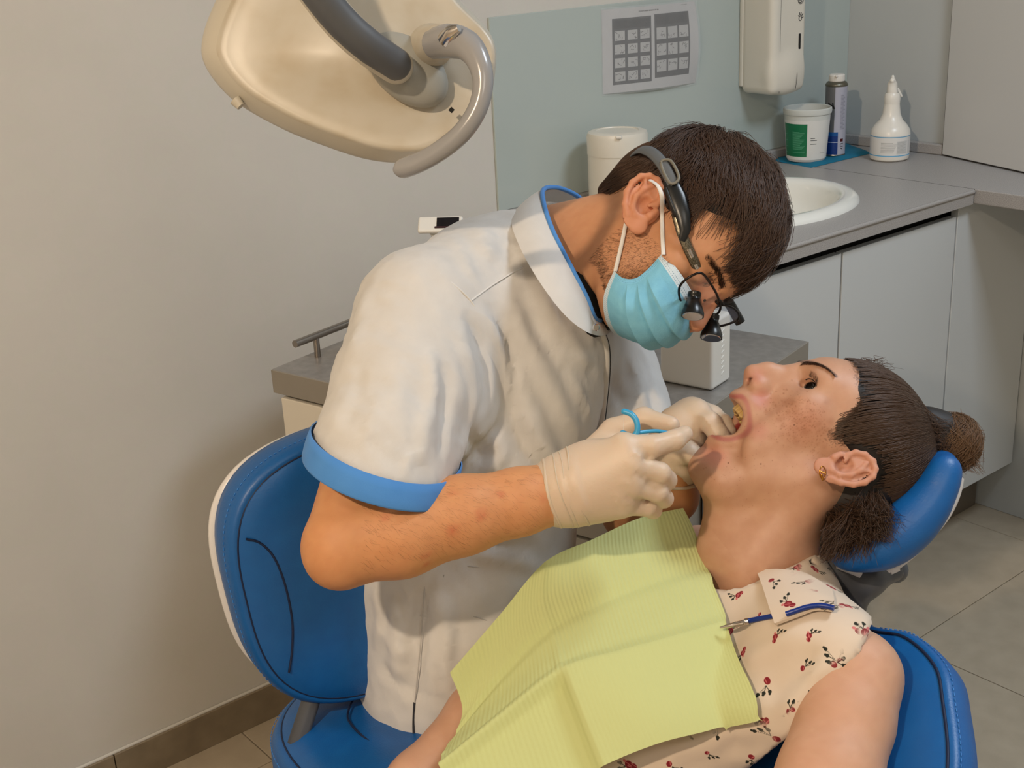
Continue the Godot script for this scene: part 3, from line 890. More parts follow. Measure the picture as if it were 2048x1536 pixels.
func build_cart() -> void:
	var v := Vector3(0.24, 0, 0.971).normalized()
	var u := Vector3(0.971, 0, -0.24).normalized()
	var B := Basis(u, Vector3.UP, v)
	var c := thing("drawer_cart", "white drawer cart with grey top and steel rail behind the dentist", "cart", Vector3(0.969, 0, -1.844))
	var W := 0.55; var D := 0.722
	part("top_slab", rbox(W, 0.042, D, 0.002, 2), M.brush, c, at(B * Vector3(W / 2, 0.779, D / 2), B))
	part("front_edging", rbox(0.004, 0.0415, D - 0.002, 0.0012, 1), M.cart_edge, c, at(B * Vector3(-0.001, 0.779, D / 2), B))
	part("side_edging", rbox(W, 0.0415, 0.004, 0.0012, 1), M.cart_edge, c, at(B * Vector3(W / 2, 0.779, D + 0.001), B))
	part("carcass", rbox(W - 0.03, 0.66, D - 0.03, 0.002, 1), M.cart_edge, c, at(B * Vector3(W / 2 + 0.005, 0.425, D / 2), B))
	part("side_panel", rbox(W - 0.20, 0.64, 0.012, 0.002, 1), M.cabinet, c, at(B * Vector3(W / 2 + 0.10, 0.425, D - 0.006), B))
	var hgt := [[0.648, 0.752], [0.530, 0.643], [0.330, 0.525], [0.110, 0.325]]
	for k in 4:
		var dn := part("drawer_front", rbox(0.016, hgt[k][1] - hgt[k][0], D - 0.05, 0.002, 1), M.cart_white, c, at(B * Vector3(0.006, (hgt[k][0] + hgt[k][1]) / 2, D / 2 - 0.008), B))
		var hz := -0.36 + 0.145
		part("handle_bar", tube([Vector3(-0.040, -0.004, -0.285), Vector3(-0.040, -0.004, 0.10)], 0.0055, 14), M.steel, dn)
		for z in [-0.225, 0.045]:
			part("handle_post", tube([Vector3(-0.006, -0.004, z), Vector3(-0.040, -0.004, z)], 0.0045, 12), M.steel, dn)
	part("rail_bar", tube([B * Vector3(0.035, 0.838, 0.026), B * Vector3(0.50, 0.838, 0.026)], 0.0065, 16), M.steel, c)
	for x in [0.085, 0.45]:
		part("rail_post", tube([B * Vector3(x, 0.799, 0.026), B * Vector3(x, 0.836, 0.026)], 0.0055, 12), M.steel, c)
	for e in [[0.05, 0.06], [W - 0.05, 0.06], [0.05, D - 0.06], [W - 0.05, D - 0.06]]:
		part("caster_wheel", tube([B * Vector3(e[0] - 0.012, 0.0455, e[1]), B * Vector3(e[0] + 0.012, 0.0455, e[1])], 0.045, 18), M.dark_plastic, c)
		part("caster_stem", tube([B * Vector3(e[0], 0.045, e[1]), B * Vector3(e[0], 0.10, e[1])], 0.010, 10), M.steel, c)
	# white jug on the cart
	var p0 := flat(1424, 783, 0.8005)
	var j := thing("plastic_jug", "white rectangular plastic jug standing on grey cart top", "jug", p0)
	var e1 := (flat(1319, 763, 0.8005) - p0).normalized()
	var e2 := Vector3(-e1.z, 0, e1.x)
	if e2.dot(CR) < 0: e2 = -e2
	var jb := Basis(e1, Vector3.UP, e1.cross(Vector3.UP))
	var sgn := signf(jb.z.dot(e2))
	part("jug_body", rbox(0.092, 0.112, 0.062, 0.006, 3), M.white_bright, j, at(jb * Vector3(0.046, 0.056, sgn * 0.031), jb))
	part("jug_neck", lathe([[0.017, 0.110], [0.017, 0.122], [0.020, 0.122], [0.020, 0.136], [0.0, 0.137]], 28), M.white_bright, j, at(jb * Vector3(0.05, 0, sgn * 0.031)))
	var st := SurfaceTool.new(); st.begin(Mesh.PRIMITIVE_TRIANGLES)
	for k in 9:
		var y := 0.018 + k * 0.0085
		tube_add(st, [Vector3(-0.0002, y, 0.030 * sgn), Vector3(-0.0002, y + 0.003, 0.034 * sgn), Vector3(-0.0002, y + 0.004, 0.038 * sgn)], 0.0008, 6)
	st.generate_normals()
	part("embossed_marks", st.commit(), M.white_bright, j, at(Vector3.ZERO, jb))
	# small digital display unit on the cart
	var dp := flat(885, 470, 0.8005)
	var dv := thing("display_unit", "small white table device with tilted dark display on cart behind the dentist", "device", Vector3(1.385, 0.8005, -1.80))
	var fx := CR; var fz := (-CF * 0.75 + Vector3.UP * 0.9).normalized()
	fx = (fx - fz * fx.dot(fz)).normalized()
	var db := Basis(fx, fz.cross(fx), fz)
	var c0 := P(881, 450, 2.05)
	part("display_housing", rbox(0.072, 0.034, 0.008, 0.004), M.white_bright, dv, at(c0 - dv.position, db))
	part("display_screen", rbox(0.036, 0.020, 0.002, 0.0006, 1), mat(Color(0.06, 0.05, 0.08), 0.2), dv, at(c0 - dv.position + db * Vector3(0.012, 0.002, 0.0042), db))
	part("display_keys", rbox(0.030, 0.004, 0.002, 0.0006, 1), mat(Color(0.20, 0.09, 0.12), 0.4), dv, at(c0 - dv.position + db * Vector3(0.006, -0.0095, 0.0042), db))
	part("pillar", tube([Vector3(0, 0.0, 0), c0 - dv.position - fz * 0.006], [0.026, 0.020], 20), M.white_bright, dv)
	part("foot", lathe([[0.0, 0.0], [0.045, 0.0], [0.047, 0.004], [0.044, 0.010], [0.0, 0.013]], 32), M.white_bright, dv)
# ---------------------------------------------------------------- furniture
func ray_plane(x: float, y: float, q: Vector3, n: Vector3) -> Vector3:
	var d := CF + CR * ((x - 1024.0) / FPX) - CU * ((y - 768.0) / FPX)
	return CC + d * ((q - CC).dot(n) / d.dot(n))

func pillow(outline: Array, rings: Array, xf: Transform3D) -> ArrayMesh:   # rings: [inset, shrink towards the middle, height]
	var n := outline.size()
	var mid := Vector2.ZERO
	for p in outline: mid += p / n
	var area := 0.0
	for i in n: area += (outline[i] as Vector2).cross(outline[(i + 1) % n])
	var sg := 1.0 if area > 0 else -1.0
	var pts := []
	for r in rings:
		for i in n:
			var tg: Vector2 = (outline[(i + 1) % n] - outline[(i - 1 + n) % n]).normalized()
			var inn := Vector2(-tg.y, tg.x) * sg
			var q: Vector2 = outline[i] + inn * r[0]
			q = mid + (q - mid) * r[1]
			if r.size() > 3: q += r[3]
			pts.append(xf * Vector3(q.x, q.y, r[2]))
	var st := SurfaceTool.new(); st.begin(Mesh.PRIMITIVE_TRIANGLES)
	grid_add(st, pts, n, rings.size(), true, sg < 0)
	st.generate_normals()
	return st.commit()

func round_outline(hw: float, hh: float, e := 3.2, n := 72, taper := 0.0) -> Array:
	var out := []
	for i in n:
		var a := TAU * i / n
		var c := cos(a); var s := sin(a)
		var k := pow(pow(absf(c), e) + pow(absf(s), e), -1.0 / e)
		out.append(Vector2(c * k * hw * (1.0 + taper * s * k), s * k * hh))
	return out

func stitches(path: Array, step: float, len_: float, r: float) -> ArrayMesh:
	var st := SurfaceTool.new(); st.begin(Mesh.PRIMITIVE_TRIANGLES)
	var acc := 0.0
	for i in path.size() - 1:
		var a: Vector3 = path[i]; var b: Vector3 = path[i + 1]
		var l := a.distance_to(b)
		if l < 1e-6: continue
		var d := (b - a) / l
		while acc < l:
			tube_add(st, [a + d * acc, a + d * (acc + len_)], r, 5)
			acc += step
		acc -= l
	st.generate_normals()
	return st.commit()

func build_stool() -> void:
	var fh := Vector3(CF.x, 0, CF.z).normalized()
	var rh := Vector3(CR.x, 0, CR.z).normalized()
	var h := (rh * 0.86 + fh * 0.51).normalized()
	var n := (rh * 0.51 - fh * 0.86).normalized()
	var v := (Vector3.UP - n * 0.10).normalized()
	n = h.cross(v) * signf(h.cross(v).dot(n))
	var o := thing("dentist_stool", "blue padded swivel stool with white back shell carrying the dentist", "stool", Vector3(0.724, 0, -1.1))
	var B := Basis(h, v, h.cross(v))
	var sg := signf(B.z.dot(n))
	var c := P(470, 1196, 1.47) + h * 0.19
	var xf := Transform3D(B, c)
	var ol := round_outline(0.195, 0.172, 3.0, 96, 0.06)
	var bk := wpart("backrest", pillow(ol, [[0.03, 0.0, -0.036 * sg], [0.012, 1, -0.036 * sg], [0.002, 1, -0.030 * sg], [0.0, 1, -0.015 * sg], [0.0, 1, 0.016 * sg], [0.004, 1, 0.024 * sg], [0.0085, 1, 0.0275 * sg], [0.0105, 1, 0.0265 * sg], [0.013, 1, 0.0285 * sg], [0.03, 1, 0.033 * sg], [0.03, 0.75, 0.034 * sg], [0.03, 0.4, 0.031 * sg], [0.03, 0.0, 0.030 * sg]], xf), M.blue_leather, o)
	wpart("back_shell", pillow(round_outline(0.197, 0.166, 3.0, 96, 0.06), [[0.03, 0.0, -0.060 * sg], [0.03, 1, -0.058 * sg], [0.008, 1, -0.052 * sg], [0.0, 1, -0.043 * sg], [0.0, 1, -0.036 * sg], [0.01, 1, -0.034 * sg], [0.02, 0.0, -0.034 * sg]], xf), M.shell, o)
	var seam := []; var stitch := []
	for q in round_outline(0.1845, 0.1615, 3.0, 96, 0.06): seam.append(xf * Vector3(q.x, q.y, 0.0262 * sg))
	for q in round_outline(0.1955, 0.1725, 3.0, 96, 0.06): stitch.append(xf * Vector3(q.x, q.y, 0.010 * sg))
	seam.append(seam[0]); stitch.append(stitch[0])
	wpart("piping", tube(seam, 0.0016, 6, false), M.seam, bk)
	wpart("stitching", stitches(stitch, 0.0065, 0.0035, 0.0006), M.thread, bk)
	var cur := []
	for q in [[492, 1078], [520, 1086], [548, 1115], [570, 1170], [584, 1240], [584, 1300], [578, 1345]]:
		cur.append(ray_plane(q[0], q[1], c + n * 0.0335, n))
	wpart("bolster_seam", tube(catmull(cur), 0.0014, 6), M.seam, bk)
	# seat
	var sc := Vector3(0.752, 0.575, -1.095)
	var sx := Transform3D(Basis(h, -n, Vector3.UP), sc)
	var so := round_outline(0.205, 0.205, 2.4, 96)
	var se := wpart("seat_cushion", pillow(so, [[0.02, 0.0, -0.055], [0.02, 1, -0.055], [0.006, 1, -0.050], [0.0, 1, -0.035], [0.0, 1, 0.002], [0.006, 1, 0.016], [0.0125, 1, 0.0215], [0.0150, 1, 0.0205], [0.018, 1, 0.0235], [0.04, 1, 0.031], [0.04, 0.6, 0.031], [0.04, 0.0, 0.024]], sx), M.blue_leather, o)
	seam = []; stitch = []
	for q in round_outline(0.190, 0.190, 2.4, 96): seam.append(sx * Vector3(q.x, q.y, 0.0205))
	for q in round_outline(0.2042, 0.2042, 2.4, 96): stitch.append(sx * Vector3(q.x, q.y, 0.010))
	seam.append(seam[0]); stitch.append(stitch[0])
	wpart("piping", tube(seam, 0.0016, 6, false), M.seam, se)
	wpart("stitching", stitches(stitch, 0.0065, 0.0035, 0.0006), M.thread, se)
	cur = []
	for q in [[770, 1340], [715, 1388], [696, 1425], [702, 1448], [735, 1480], [790, 1510], [850, 1530]]: cur.append(ray_plane(q[0], q[1], sc + Vector3.UP * 0.0315, Vector3.UP))
	wpart("panel_seam", tube(catmull(cur), 0.0014, 6), M.seam, se)
	# support out of sight below
	part("back_support", tube([Vector3(-0.10, 0.52, -0.03), Vector3(-0.16, 0.56, -0.06), c - n * 0.06 - o.position], 0.012, 10), M.grey_plastic, o)
	part("gas_column", tube([Vector3(0.028, 0.06, 0.005), Vector3(0.028, 0.53, 0.005)], [0.028, 0.022], 20), M.steel, o)
	for k in 5:
		var a := TAU * k / 5 + 0.3
		var e := Vector3(0.028 + cos(a) * 0.26, 0.065, 0.005 + sin(a) * 0.26)
		part("base_leg", tube([Vector3(0.028, 0.085, 0.005), e], [0.022, 0.014], 10), M.steel, o)
		part("caster", tube([e + Vector3(0, -0.037, -0.012), e + Vector3(0, -0.037, 0.012)], 0.0275, 14), M.dark_plastic, o)

var T_S := Vector3.ZERO     # patient: across the shoulders to the far side
var T_T := Vector3.ZERO     # from neck to hips
var T_N := Vector3.ZERO     # out of the chest
func set_patient_axes() -> void:
	var i := deg_to_rad(38)
	T_S = Vector3(0.463, 0, -0.8864)
	T_T = Vector3(-0.8864, 0, -0.463) * cos(i) - Vector3.UP * sin(i)
	T_N = T_T.cross(T_S)
	if T_N.y < 0: T_N = -T_N

func build_dental_chair() -> void:
	var o := thing("dental_chair", "blue padded dental chair with headrest under the reclining patient", "dental chair", Vector3(0.75, 0, -0.85))
	var q0 := P(1715, 1420, 1.335)
	var org := ray_plane(1880, 1440, q0, T_N)
	var B := Basis(-T_T, T_S, (-T_T).cross(T_S))
	var sg := signf(B.z.dot(T_N))
	var xf := Transform3D(B, org)
	var ctl := []
	for q in [[1745, 1262], [1810, 1275], [1868, 1330], [1885, 1400], [1895, 1536]]:
		var p := xf.affine_inverse() * ray_plane(q[0], q[1], q0, T_N)
		ctl.append(Vector2(p.x, p.y))
	for e in [[-0.085, -0.105], [-0.20, -0.125], [-0.40, -0.130], [-0.60, -0.130], [-0.635, -0.09], [-0.64, 0.10], [-0.635, 0.30], [-0.60, 0.345], [-0.40, 0.345], [-0.20, 0.335], [-0.085, 0.30], [-0.025, 0.235]]: ctl.append(Vector2(e[0], e[1]))
	var ol := catmull(ctl, 6, true)
	var bk := wpart("backrest", pillow(ol, [[0.02, 0.0, -0.052 * sg], [0.006, 1, -0.052 * sg], [-0.006, 1, -0.046 * sg], [-0.0125, 1, -0.034 * sg], [-0.0125, 1, -0.02 * sg], [-0.009, 1, -0.007 * sg], [-0.003, 1, 0.0005 * sg], [0.0005, 1, -0.001 * sg], [0.004, 1, 0.001 * sg], [0.03, 1, 0.003 * sg], [0.06, 0.7, -0.006 * sg], [0.06, 0.0, -0.015 * sg]], xf), M.blue_leather, o)
	var seam := []; var st2 := []
	for q in ol: seam.append(xf * Vector3(q.x, q.y, 0.0 * sg))
	seam.append(seam[0])
	wpart("piping", tube(seam, 0.0018, 6, false), M.seam, bk)
	var n := ol.size()
	for i in n:
		var tg: Vector2 = (ol[(i + 1) % n] - ol[(i - 1 + n) % n]).normalized()
		var q: Vector2 = ol[i] + Vector2(tg.y, -tg.x) * 0.0098 * signf(_area(ol))
		st2.append(xf * Vector3(q.x, q.y, -0.007 * sg))
	wpart("stitching", stitches(st2, 0.0065, 0.0035, 0.0006), M.thread, bk)
	wpart("back_shell", pillow(ol, [[0.03, 0.0, -0.085 * sg], [0.04, 1, -0.085 * sg], [0.026, 1, -0.075 * sg], [0.020, 1, -0.060 * sg], [0.024, 1, -0.053 * sg], [0.03, 0.0, -0.053 * sg]], xf), M.shell, o)
	# headrest: a cushion bent round the back of the head
	var path := [[1893, 936], [1880, 966], [1860, 1003], [1833, 1036], [1800, 1066], [1765, 1090], [1725, 1100], [1688, 1105]]
	var hr := thing_part("headrest", o)
	var cu := Soft.new()
	var k := 0
	for q in path:
		var r: float = [0.014, 0.018, 0.022, 0.025, 0.027, 0.025, 0.022, 0.016][k]
		var a := P(q[0], q[1], 1.405); var b := P(q[0] - 46, q[1] - 60, 1.62)
		cu.cone(a, b, r, r, 0.022)
		k += 1
	wpart("cushion", soft_mesh(cu.net(0.006)), M.blue_leather, hr)
	var sp := []; var sp2 := []
	for q in [[1920, 950], [1912, 985], [1893, 1025], [1862, 1065], [1826, 1102], [1790, 1130], [1770, 1138]]:
		sp.append(P(q[0], q[1], 1.415)); sp2.append(P(q[0] - 46, q[1] - 60, 1.61))
	sp = catmull(sp); sp2 = catmull(sp2)
	var st := SurfaceTool.new(); st.begin(Mesh.PRIMITIVE_TRIANGLES)
	var rows := []
	for a in 9:
		for i in sp.size(): rows.append(sp[i].lerp(sp2[i], a / 8.0) + CF * 0.0)
	var off := dirv(0.72, 0.68, 0.0) * 0.0065
	var outer := rows.map(func(p): return p + off)
	grid_add(st, rows, sp.size(), 9); grid_add(st, outer, sp.size(), 9, false, true)
	var lip := []
	for p in sp: lip.append(p)
	for p in sp: lip.append(p + off)
	grid_add(st, lip, sp.size(), 2, false, true)
	st.generate_normals()
	wpart("shell", st.commit(), M.shell, hr)
	var br := Soft.new()
	br.cone(P(1660, 1135, 1.47), P(1730, 1160, 1.47), 0.016, 0.018, 0.02)
	br.cone(P(1730, 1160, 1.47), P(1790, 1145, 1.49), 0.018, 0.010, 0.02)
	br.cone(P(1660, 1135, 1.55), P(1790, 1140, 1.55), 0.018, 0.016, 0.02)
	br.cone(P(1700, 1165, 1.5), P(1690, 1300, 1.46), 0.020, 0.020, 0.02)
	wpart("bracket", soft_mesh(br.net(0.005)), M.grey_plastic, hr)
	wpart("latch", tube([P(1676, 1128, 1.445), P(1722, 1146, 1.445)], 0.006, 8), M.shell, hr)
	wpart("release_lever", tube([P(1778, 1140, 1.43), P(1795, 1132, 1.43)], 0.006, 8), M.shell, hr)
	# seat, column and foot below the frame
	var hip := org + T_T * 0.63 + T_S * 0.107
	var fwd := Vector3(T_T.x, 0, T_T.z).normalized()
	var sb := Basis(fwd, Vector3.UP, fwd.cross(Vector3.UP))
	wpart("seat", rbox(0.95, 0.11, 0.48, 0.05, 4), M.blue_leather, o).transform = Transform3D(sb, hip + fwd * 0.47 - Vector3.UP * 0.06 - o.position)
	wpart("seat_base", rbox(0.5, 0.30, 0.30, 0.03, 3), M.shell, o).transform = Transform3D(sb, hip + fwd * 0.30 + Vector3.UP * (0.16 - hip.y) - o.position)
	wpart("back_arm", tube([org + T_T * 0.35 + T_S * 0.107 - T_N * 0.10, hip + fwd * 0.2 - Vector3.UP * 0.2], 0.04, 12), M.grey_plastic, o)

func _area(ol: Array) -> float:
	var a := 0.0
	for i in ol.size(): a += (ol[i] as Vector2).cross(ol[(i + 1) % ol.size()])
	return a

func build_lamp() -> void:
	var o := thing("dental_lamp", "cream dental operating lamp head on grey arm above the dentist", "lamp", P(700, 120, 1.28))
	var d0 := 1.30
	var pc := P(700, 120, d0)
	var fr := Basis(CR, CU, -CF)
	var k := d0 / FPX
	var ctl := []
	for q in [[395, 84], [402, 122], [430, 164], [474, 204], [560, 252], [640, 284], [720, 310], [790, 319], [850, 311], [925, 268], [973, 215], [991, 130], [989, 80], [968, 42], [925, 0], [860, -60], [700, -130], [540, -130], [455, -60], [410, 25]]:
		ctl.append(Vector2((q[0] - 700) * k, -(q[1] - 120) * k))
	var ol := catmull(ctl, 5, true)
	var xf := Transform3D(fr, pc)
	var sh := Vector2(0.0115, -0.0065)
	wpart("back_housing", pillow(ol, [[0.05, 0.0, -0.085], [0.05, 1, -0.080], [0.025, 1, -0.065], [0.008, 1, -0.045], [0.001, 1, -0.026], [0.0, 1, -0.016], [0.0015, 1, -0.009, sh * 0.1], [0.008, 1, 0.006, sh * 0.6], [0.0115, 1, 0.0125, sh * 0.93]], xf), M.lamp_rim, o)
	wpart("front_cover", pillow(ol, [[0.0115, 1, 0.0125, sh * 0.93], [0.0125, 0.995, 0.0150, sh], [0.0125, 0.97, 0.0165, sh], [0.0125, 0.93, 0.0160, sh], [0.0125, 0.8, 0.017, sh], [0.0125, 0.6, 0.023, sh * 0.8], [0.0125, 0.35, 0.031, sh * 0.5], [0.0125, 0.15, 0.035, sh * 0.2], [0.0125, 0.0, 0.036]], xf), M.lamp_shell, o)
	wpart("lens", pillow(round_outline(0.09, 0.06, 2.2, 48), [[0, 1, -0.082], [0, 1, -0.088], [0.01, 1, -0.091], [0.01, 0, -0.092]], xf), mat(Color(0.75, 0.78, 0.80), 0.1), o)
	# socket of the arm
	var so := Soft.new()
	var a1 := dirv(0.78, 0.62, 0.10).normalized(); var a3 := dirv(0, 0, 1.0); a3 = (a3 - a1 * a3.dot(a1)).normalized()
	so.egg(P(815, 140, 1.268), Basis(a1, a3.cross(a1), a3), Vector3(0.046, 0.030, 0.022), 0.01)
	wpart("arm_socket", soft_mesh(so.net(0.004)), M.lamp_socket, o)
	var arm := []
	for q in [[520, -210, 1.13], [570, -110, 1.14], [625, -30, 1.155], [680, 40, 1.175], [735, 90, 1.195], [790, 128, 1.225]]: arm.append(P(q[0], q[1], q[2]))
	wpart("arm", round_tube(catmull(arm), 0.0158, 20), M.lamp_arm, o)
	var arm2 := arm.map(func(p): return p + CF * 0.009)
	wpart("arm_under_shell", round_tube(catmull(arm2), 0.0172, 20), M.lamp_rim, o)
	var top: Vector3 = arm[0]
	wpart("upper_arm", tube(catmull([top, P(440, -420, 1.12), Vector3(0.22, 2.1, -0.9), Vector3(0.20, 2.25, -0.9)]), 0.016, 14), M.lamp_rim, o)
	wpart("ceiling_post", tube([Vector3(0.20, 2.22, -0.9), Vector3(0.20, 2.6, -0.9)], 0.03, 20), M.lamp_rim, o)
	# handle
	var hp := []; var hr := []
	for q in [[868, 88, 1.225, 30], [900, 82, 1.205, 34], [935, 92, 1.185, 30], [958, 125, 1.175, 24], [966, 168, 1.172, 21], [955, 218, 1.172, 20], [925, 264, 1.176, 20], [885, 298, 1.184, 20], [845, 322, 1.193, 20], [812, 335, 1.20, 20], [799, 339, 1.203, 17], [791, 341, 1.205, 9], [788, 342, 1.206, 2]]:
		hp.append(P(q[0], q[1], q[2])); hr.append(q[3] * q[2] / FPX)
	wpart("handle", tube(catmull(hp), catmull(hr), 20), M.lamp_handle, o)
	var boss := Soft.new()
	boss.cone(P(862, 92, 1.265), P(880, 84, 1.225), 0.022, 0.017, 0.01)
	wpart("handle_boss", soft_mesh(boss.net(0.004)), M.lamp_shell, o)
	wpart("knob", tube([P(893, 78, 1.19), P(905, 62, 1.176), P(918, 56, 1.172)], [0.0085, 0.0068, 0.0035], 16), M.chrome, o)
	wpart("vent_hole", tube([P(903, 220, 1.268), P(903, 220, 1.258)], 0.0032, 4), M.dark_plastic, o)
	wpart("side_knob", tube([P(470, 200, 1.30), P(482, 213, 1.30)], [0.006, 0.0045], 14), M.lamp_rim, o)
# ---------------------------------------------------------------- people: shared pieces
class Frame:                       # a head: millimetres across (l), up (u), forward (f)
	var o: Vector3
	var l: Vector3
	var u: Vector3
	var f: Vector3
	func at(x: float, y: float, z: float) -> Vector3: return o + (l * x + u * y + f * z) * 0.001
	func ax() -> Basis: return Basis(u.cross(f), u, f)      # right-handed, for symmetric solids
	func loc(p: Vector3) -> Vector3: return Vector3((p - o).dot(l), (p - o).dot(u), (p - o).dot(f)) * 1000.0

func frame(o: Vector3, l: Vector3, u: Vector3) -> Frame:
	var r := Frame.new()
	r.o = o; r.l = l.normalized(); r.u = (u - r.l * u.dot(r.l)).normalized(); r.f = r.l.cross(r.u)
	return r

func add_ear(s: Soft, c: Vector3, up: Vector3, back: Vector3, out: Vector3, k: float) -> void:
	var E := func(b: float, p: float, o: float) -> Vector3: return c + (up * p + back * b + out * (o + 0.42 * b)) * (0.001 * k)
	var mm := 0.001 * k
	var pn := (out * 1.0 - back * 0.42).normalized()
	var pb := (back + out * 0.42).normalized()
	var pl := Basis(pb, up, pb.cross(up))
	s.egg(E.call(11, 3, 2.0), pl, Vector3(16, 29, 3.8) * mm, 3 * mm)
	s.egg(E.call(4, 2, -3.0), pl, Vector3(12, 18, 6) * mm, 4 * mm)
	s.egg(E.call(5, 1, 8.0), pl, Vector3(8.5, 11, 9.0) * mm, 3 * mm, 1)
	s.egg(E.call(17.5, 20, 6.5), Basis(pl.z, 0.45) * pl, Vector3(3.6, 10, 3.6) * mm, 3 * mm, 1)
	var hel := [[2, 3, 4], [-3, 9, 4], [-4, 17, 4.5], [0, 26, 4.5], [8, 32, 4.5], [16, 32, 4.5], [23, 27, 4.5], [27, 17, 4.5], [27, 5, 4.5], [23, -7, 4.0], [16, -16, 3.2]]
	var ps := []; var rs := []
	for h in hel:
		ps.append(E.call(h[0], h[1], h[2])); rs.append((3.1 if h[1] > -6 else 2.8) * mm)
	s.chain(ps, rs, 2.2 * mm)
	ps = []; rs = []
	for h in [[9, 24, 4.6], [14.5, 15, 5.4], [17, 5, 5.6], [15, -6, 5.2], [9, -12.5, 5.0]]:
		ps.append(E.call(h[0], h[1], h[2])); rs.append(2.6 * mm)
	s.chain(ps, rs, 2.5 * mm)
	s.cone(E.call(14.5, 15, 5.2), E.call(17, 25, 4.4), 2.2 * mm, 1.6 * mm, 3 * mm)
	s.cone(E.call(-4.5, 1, 3.5), E.call(-3.0, -6, 4.5), 4.0 * mm, 4.2 * mm, 3 * mm)
	s.cone(E.call(0, -12, 3.0), E.call(9, -12.5, 5.0), 2.6 * mm, 3.0 * mm, 3 * mm)
	s.egg(E.call(3.0, -20, 1.5), pl, Vector3(9, 9.5, 4.0) * mm, 5 * mm)
	s.ball(E.call(1.0, 0, 1.5), 3.6 * mm, 3 * mm, 1)

func strands(paths: Array, r0: float, r1: float, cols: Array) -> ArrayMesh:   # thin three-sided hairs
	var vs := PackedVector3Array(); var ns := PackedVector3Array(); var cs := PackedColorArray(); var idx := PackedInt32Array()
	var pi := 0
	for path in paths:
		var n: int = path.size()
		if n < 2: continue
		var c: Color = cols[pi % cols.size()]
		pi += 1
		var base := vs.size()
		var t0: Vector3 = (path[1] - path[0]).normalized()
		var nx := t0.cross(Vector3(0.31, 0.83, 0.46)).normalized()
		for i in n:
			var t: Vector3 = (path[mini(i + 1, n - 1)] - path[maxi(i - 1, 0)]).normalized()
			nx = (nx - t * nx.dot(t)).normalized()
			var ny := t.cross(nx)
			var w := float(i) / (n - 1)
			var r := lerpf(r0, r1, w)
			for k in 3:
				var d := nx * cos(TAU * k / 3.0) + ny * sin(TAU * k / 3.0)
				vs.append(path[i] + d * r); ns.append(d); cs.append(c)
		for i in n - 1:
			for k in 3:
				var a := base + i * 3 + k; var b := base + i * 3 + (k + 1) % 3
				idx.append_array(PackedInt32Array([a, a + 3, b + 3 - 0, a, b + 3, b]))
	return soft_mesh([vs, ns, idx], cs)

func hair_material() -> StandardMaterial3D:
	var m := mat(Color(1, 1, 1), 0.42)
	m.vertex_color_use_as_albedo = true
	return m

func cloth_mat(c1: Color, c2: Color, seed_: int, rough := 0.85) -> StandardMaterial3D:
	var m := tri(mat(Color(1, 1, 1), rough), 5.0)
	m.albedo_texture = noise_tex(0.02, [[0.0, c1], [1.0, c2]], seed_, 256)
	m.normal_enabled = true
	m.normal_texture = noise_tex(0.35, [], seed_ + 1, 512, FastNoiseLite.TYPE_SIMPLEX, 2, 2.0)
	m.normal_scale = 0.10
	m.rim_enabled = true; m.rim = 0.2; m.rim_tint = 0.5
	return m

func skin_mat(seed_: int) -> StandardMaterial3D:
	var m := mat(Color(1, 1, 1), 0.58)
	m.vertex_color_use_as_albedo = true
	m.subsurf_scatter_enabled = true; m.subsurf_scatter_strength = 0.12
	tri(m, 9.0)
	m.normal_enabled = true
	m.normal_texture = noise_tex(0.12, [], seed_, 512, FastNoiseLite.TYPE_CELLULAR, 2, 2.0)
	m.normal_scale = 0.10
	return m

func finger(s: Soft, pts: Array, rs: Array, k := 0.005) -> void: s.chain(pts, rs, k)

func pix(list: Array) -> Array:
	var out := []
	for q in list: out.append(P(q[0], q[1], q[2]))
	return out

func sheet(ctl: Array, w: int, h: int, nu: int, nv: int) -> Array:    # control rows of points -> nv rows of nu points
	var rows := []
	for j in h: rows.append(catmull(ctl.slice(j * w, (j + 1) * w), int((nu - 1) / (w - 1))))
	var n: int = rows[0].size()
	var cols := []
	for i in n:
		var c := []
		for j in h: c.append(rows[j][i])
		cols.append(catmull(c, int((nv - 1) / (h - 1))))
	var m: int = cols[0].size()
	var out := []
	for j in m:
		for i in n: out.append(cols[i][j])
	return [out, n, m]

func grid_normals(g: Array) -> Array:
	var p: Array = g[0]; var w: int = g[1]; var h: int = g[2]
	var out := []
	for j in h:
		for i in w:
			var a: Vector3 = p[j * w + mini(i + 1, w - 1)] - p[j * w + maxi(i - 1, 0)]
			var b: Vector3 = p[mini(j + 1, h - 1) * w + i] - p[maxi(j - 1, 0) * w + i]
			out.append(a.cross(b).normalized())
	return out

func thick_sheet(g: Array, thick: float, away: Vector3) -> ArrayMesh:   # a sheet with two faces and edges
	var p: Array = g[0]; var w: int = g[1]; var h: int = g[2]
	var ns := grid_normals(g)
	var mid := Vector3.ZERO
	for q in ns: mid += q
	var sg := 1.0 if mid.dot(away) < 0 else -1.0
	var back := []
	for i in p.size(): back.append(p[i] - ns[i] * thick * sg)
	var st := SurfaceTool.new(); st.begin(Mesh.PRIMITIVE_TRIANGLES)
	grid_add(st, p, w, h, false, sg > 0, 0)
	grid_add(st, back, w, h, false, sg < 0, 1)
	var rim := []; var rim2 := []
	for i in w: rim.append(p[i]); rim2.append(back[i])
	for j in range(1, h): rim.append(p[j * w + w - 1]); rim2.append(back[j * w + w - 1])
	for i in range(w - 2, -1, -1): rim.append(p[(h - 1) * w + i]); rim2.append(back[(h - 1) * w + i])
	for j in range(h - 2, 0, -1): rim.append(p[j * w]); rim2.append(back[j * w])
	var nr := rim.size()
	rim.append_array(rim2)
	grid_add(st, rim, nr, 2, true, sg < 0, 2)
	st.generate_normals()
	return st.commit()

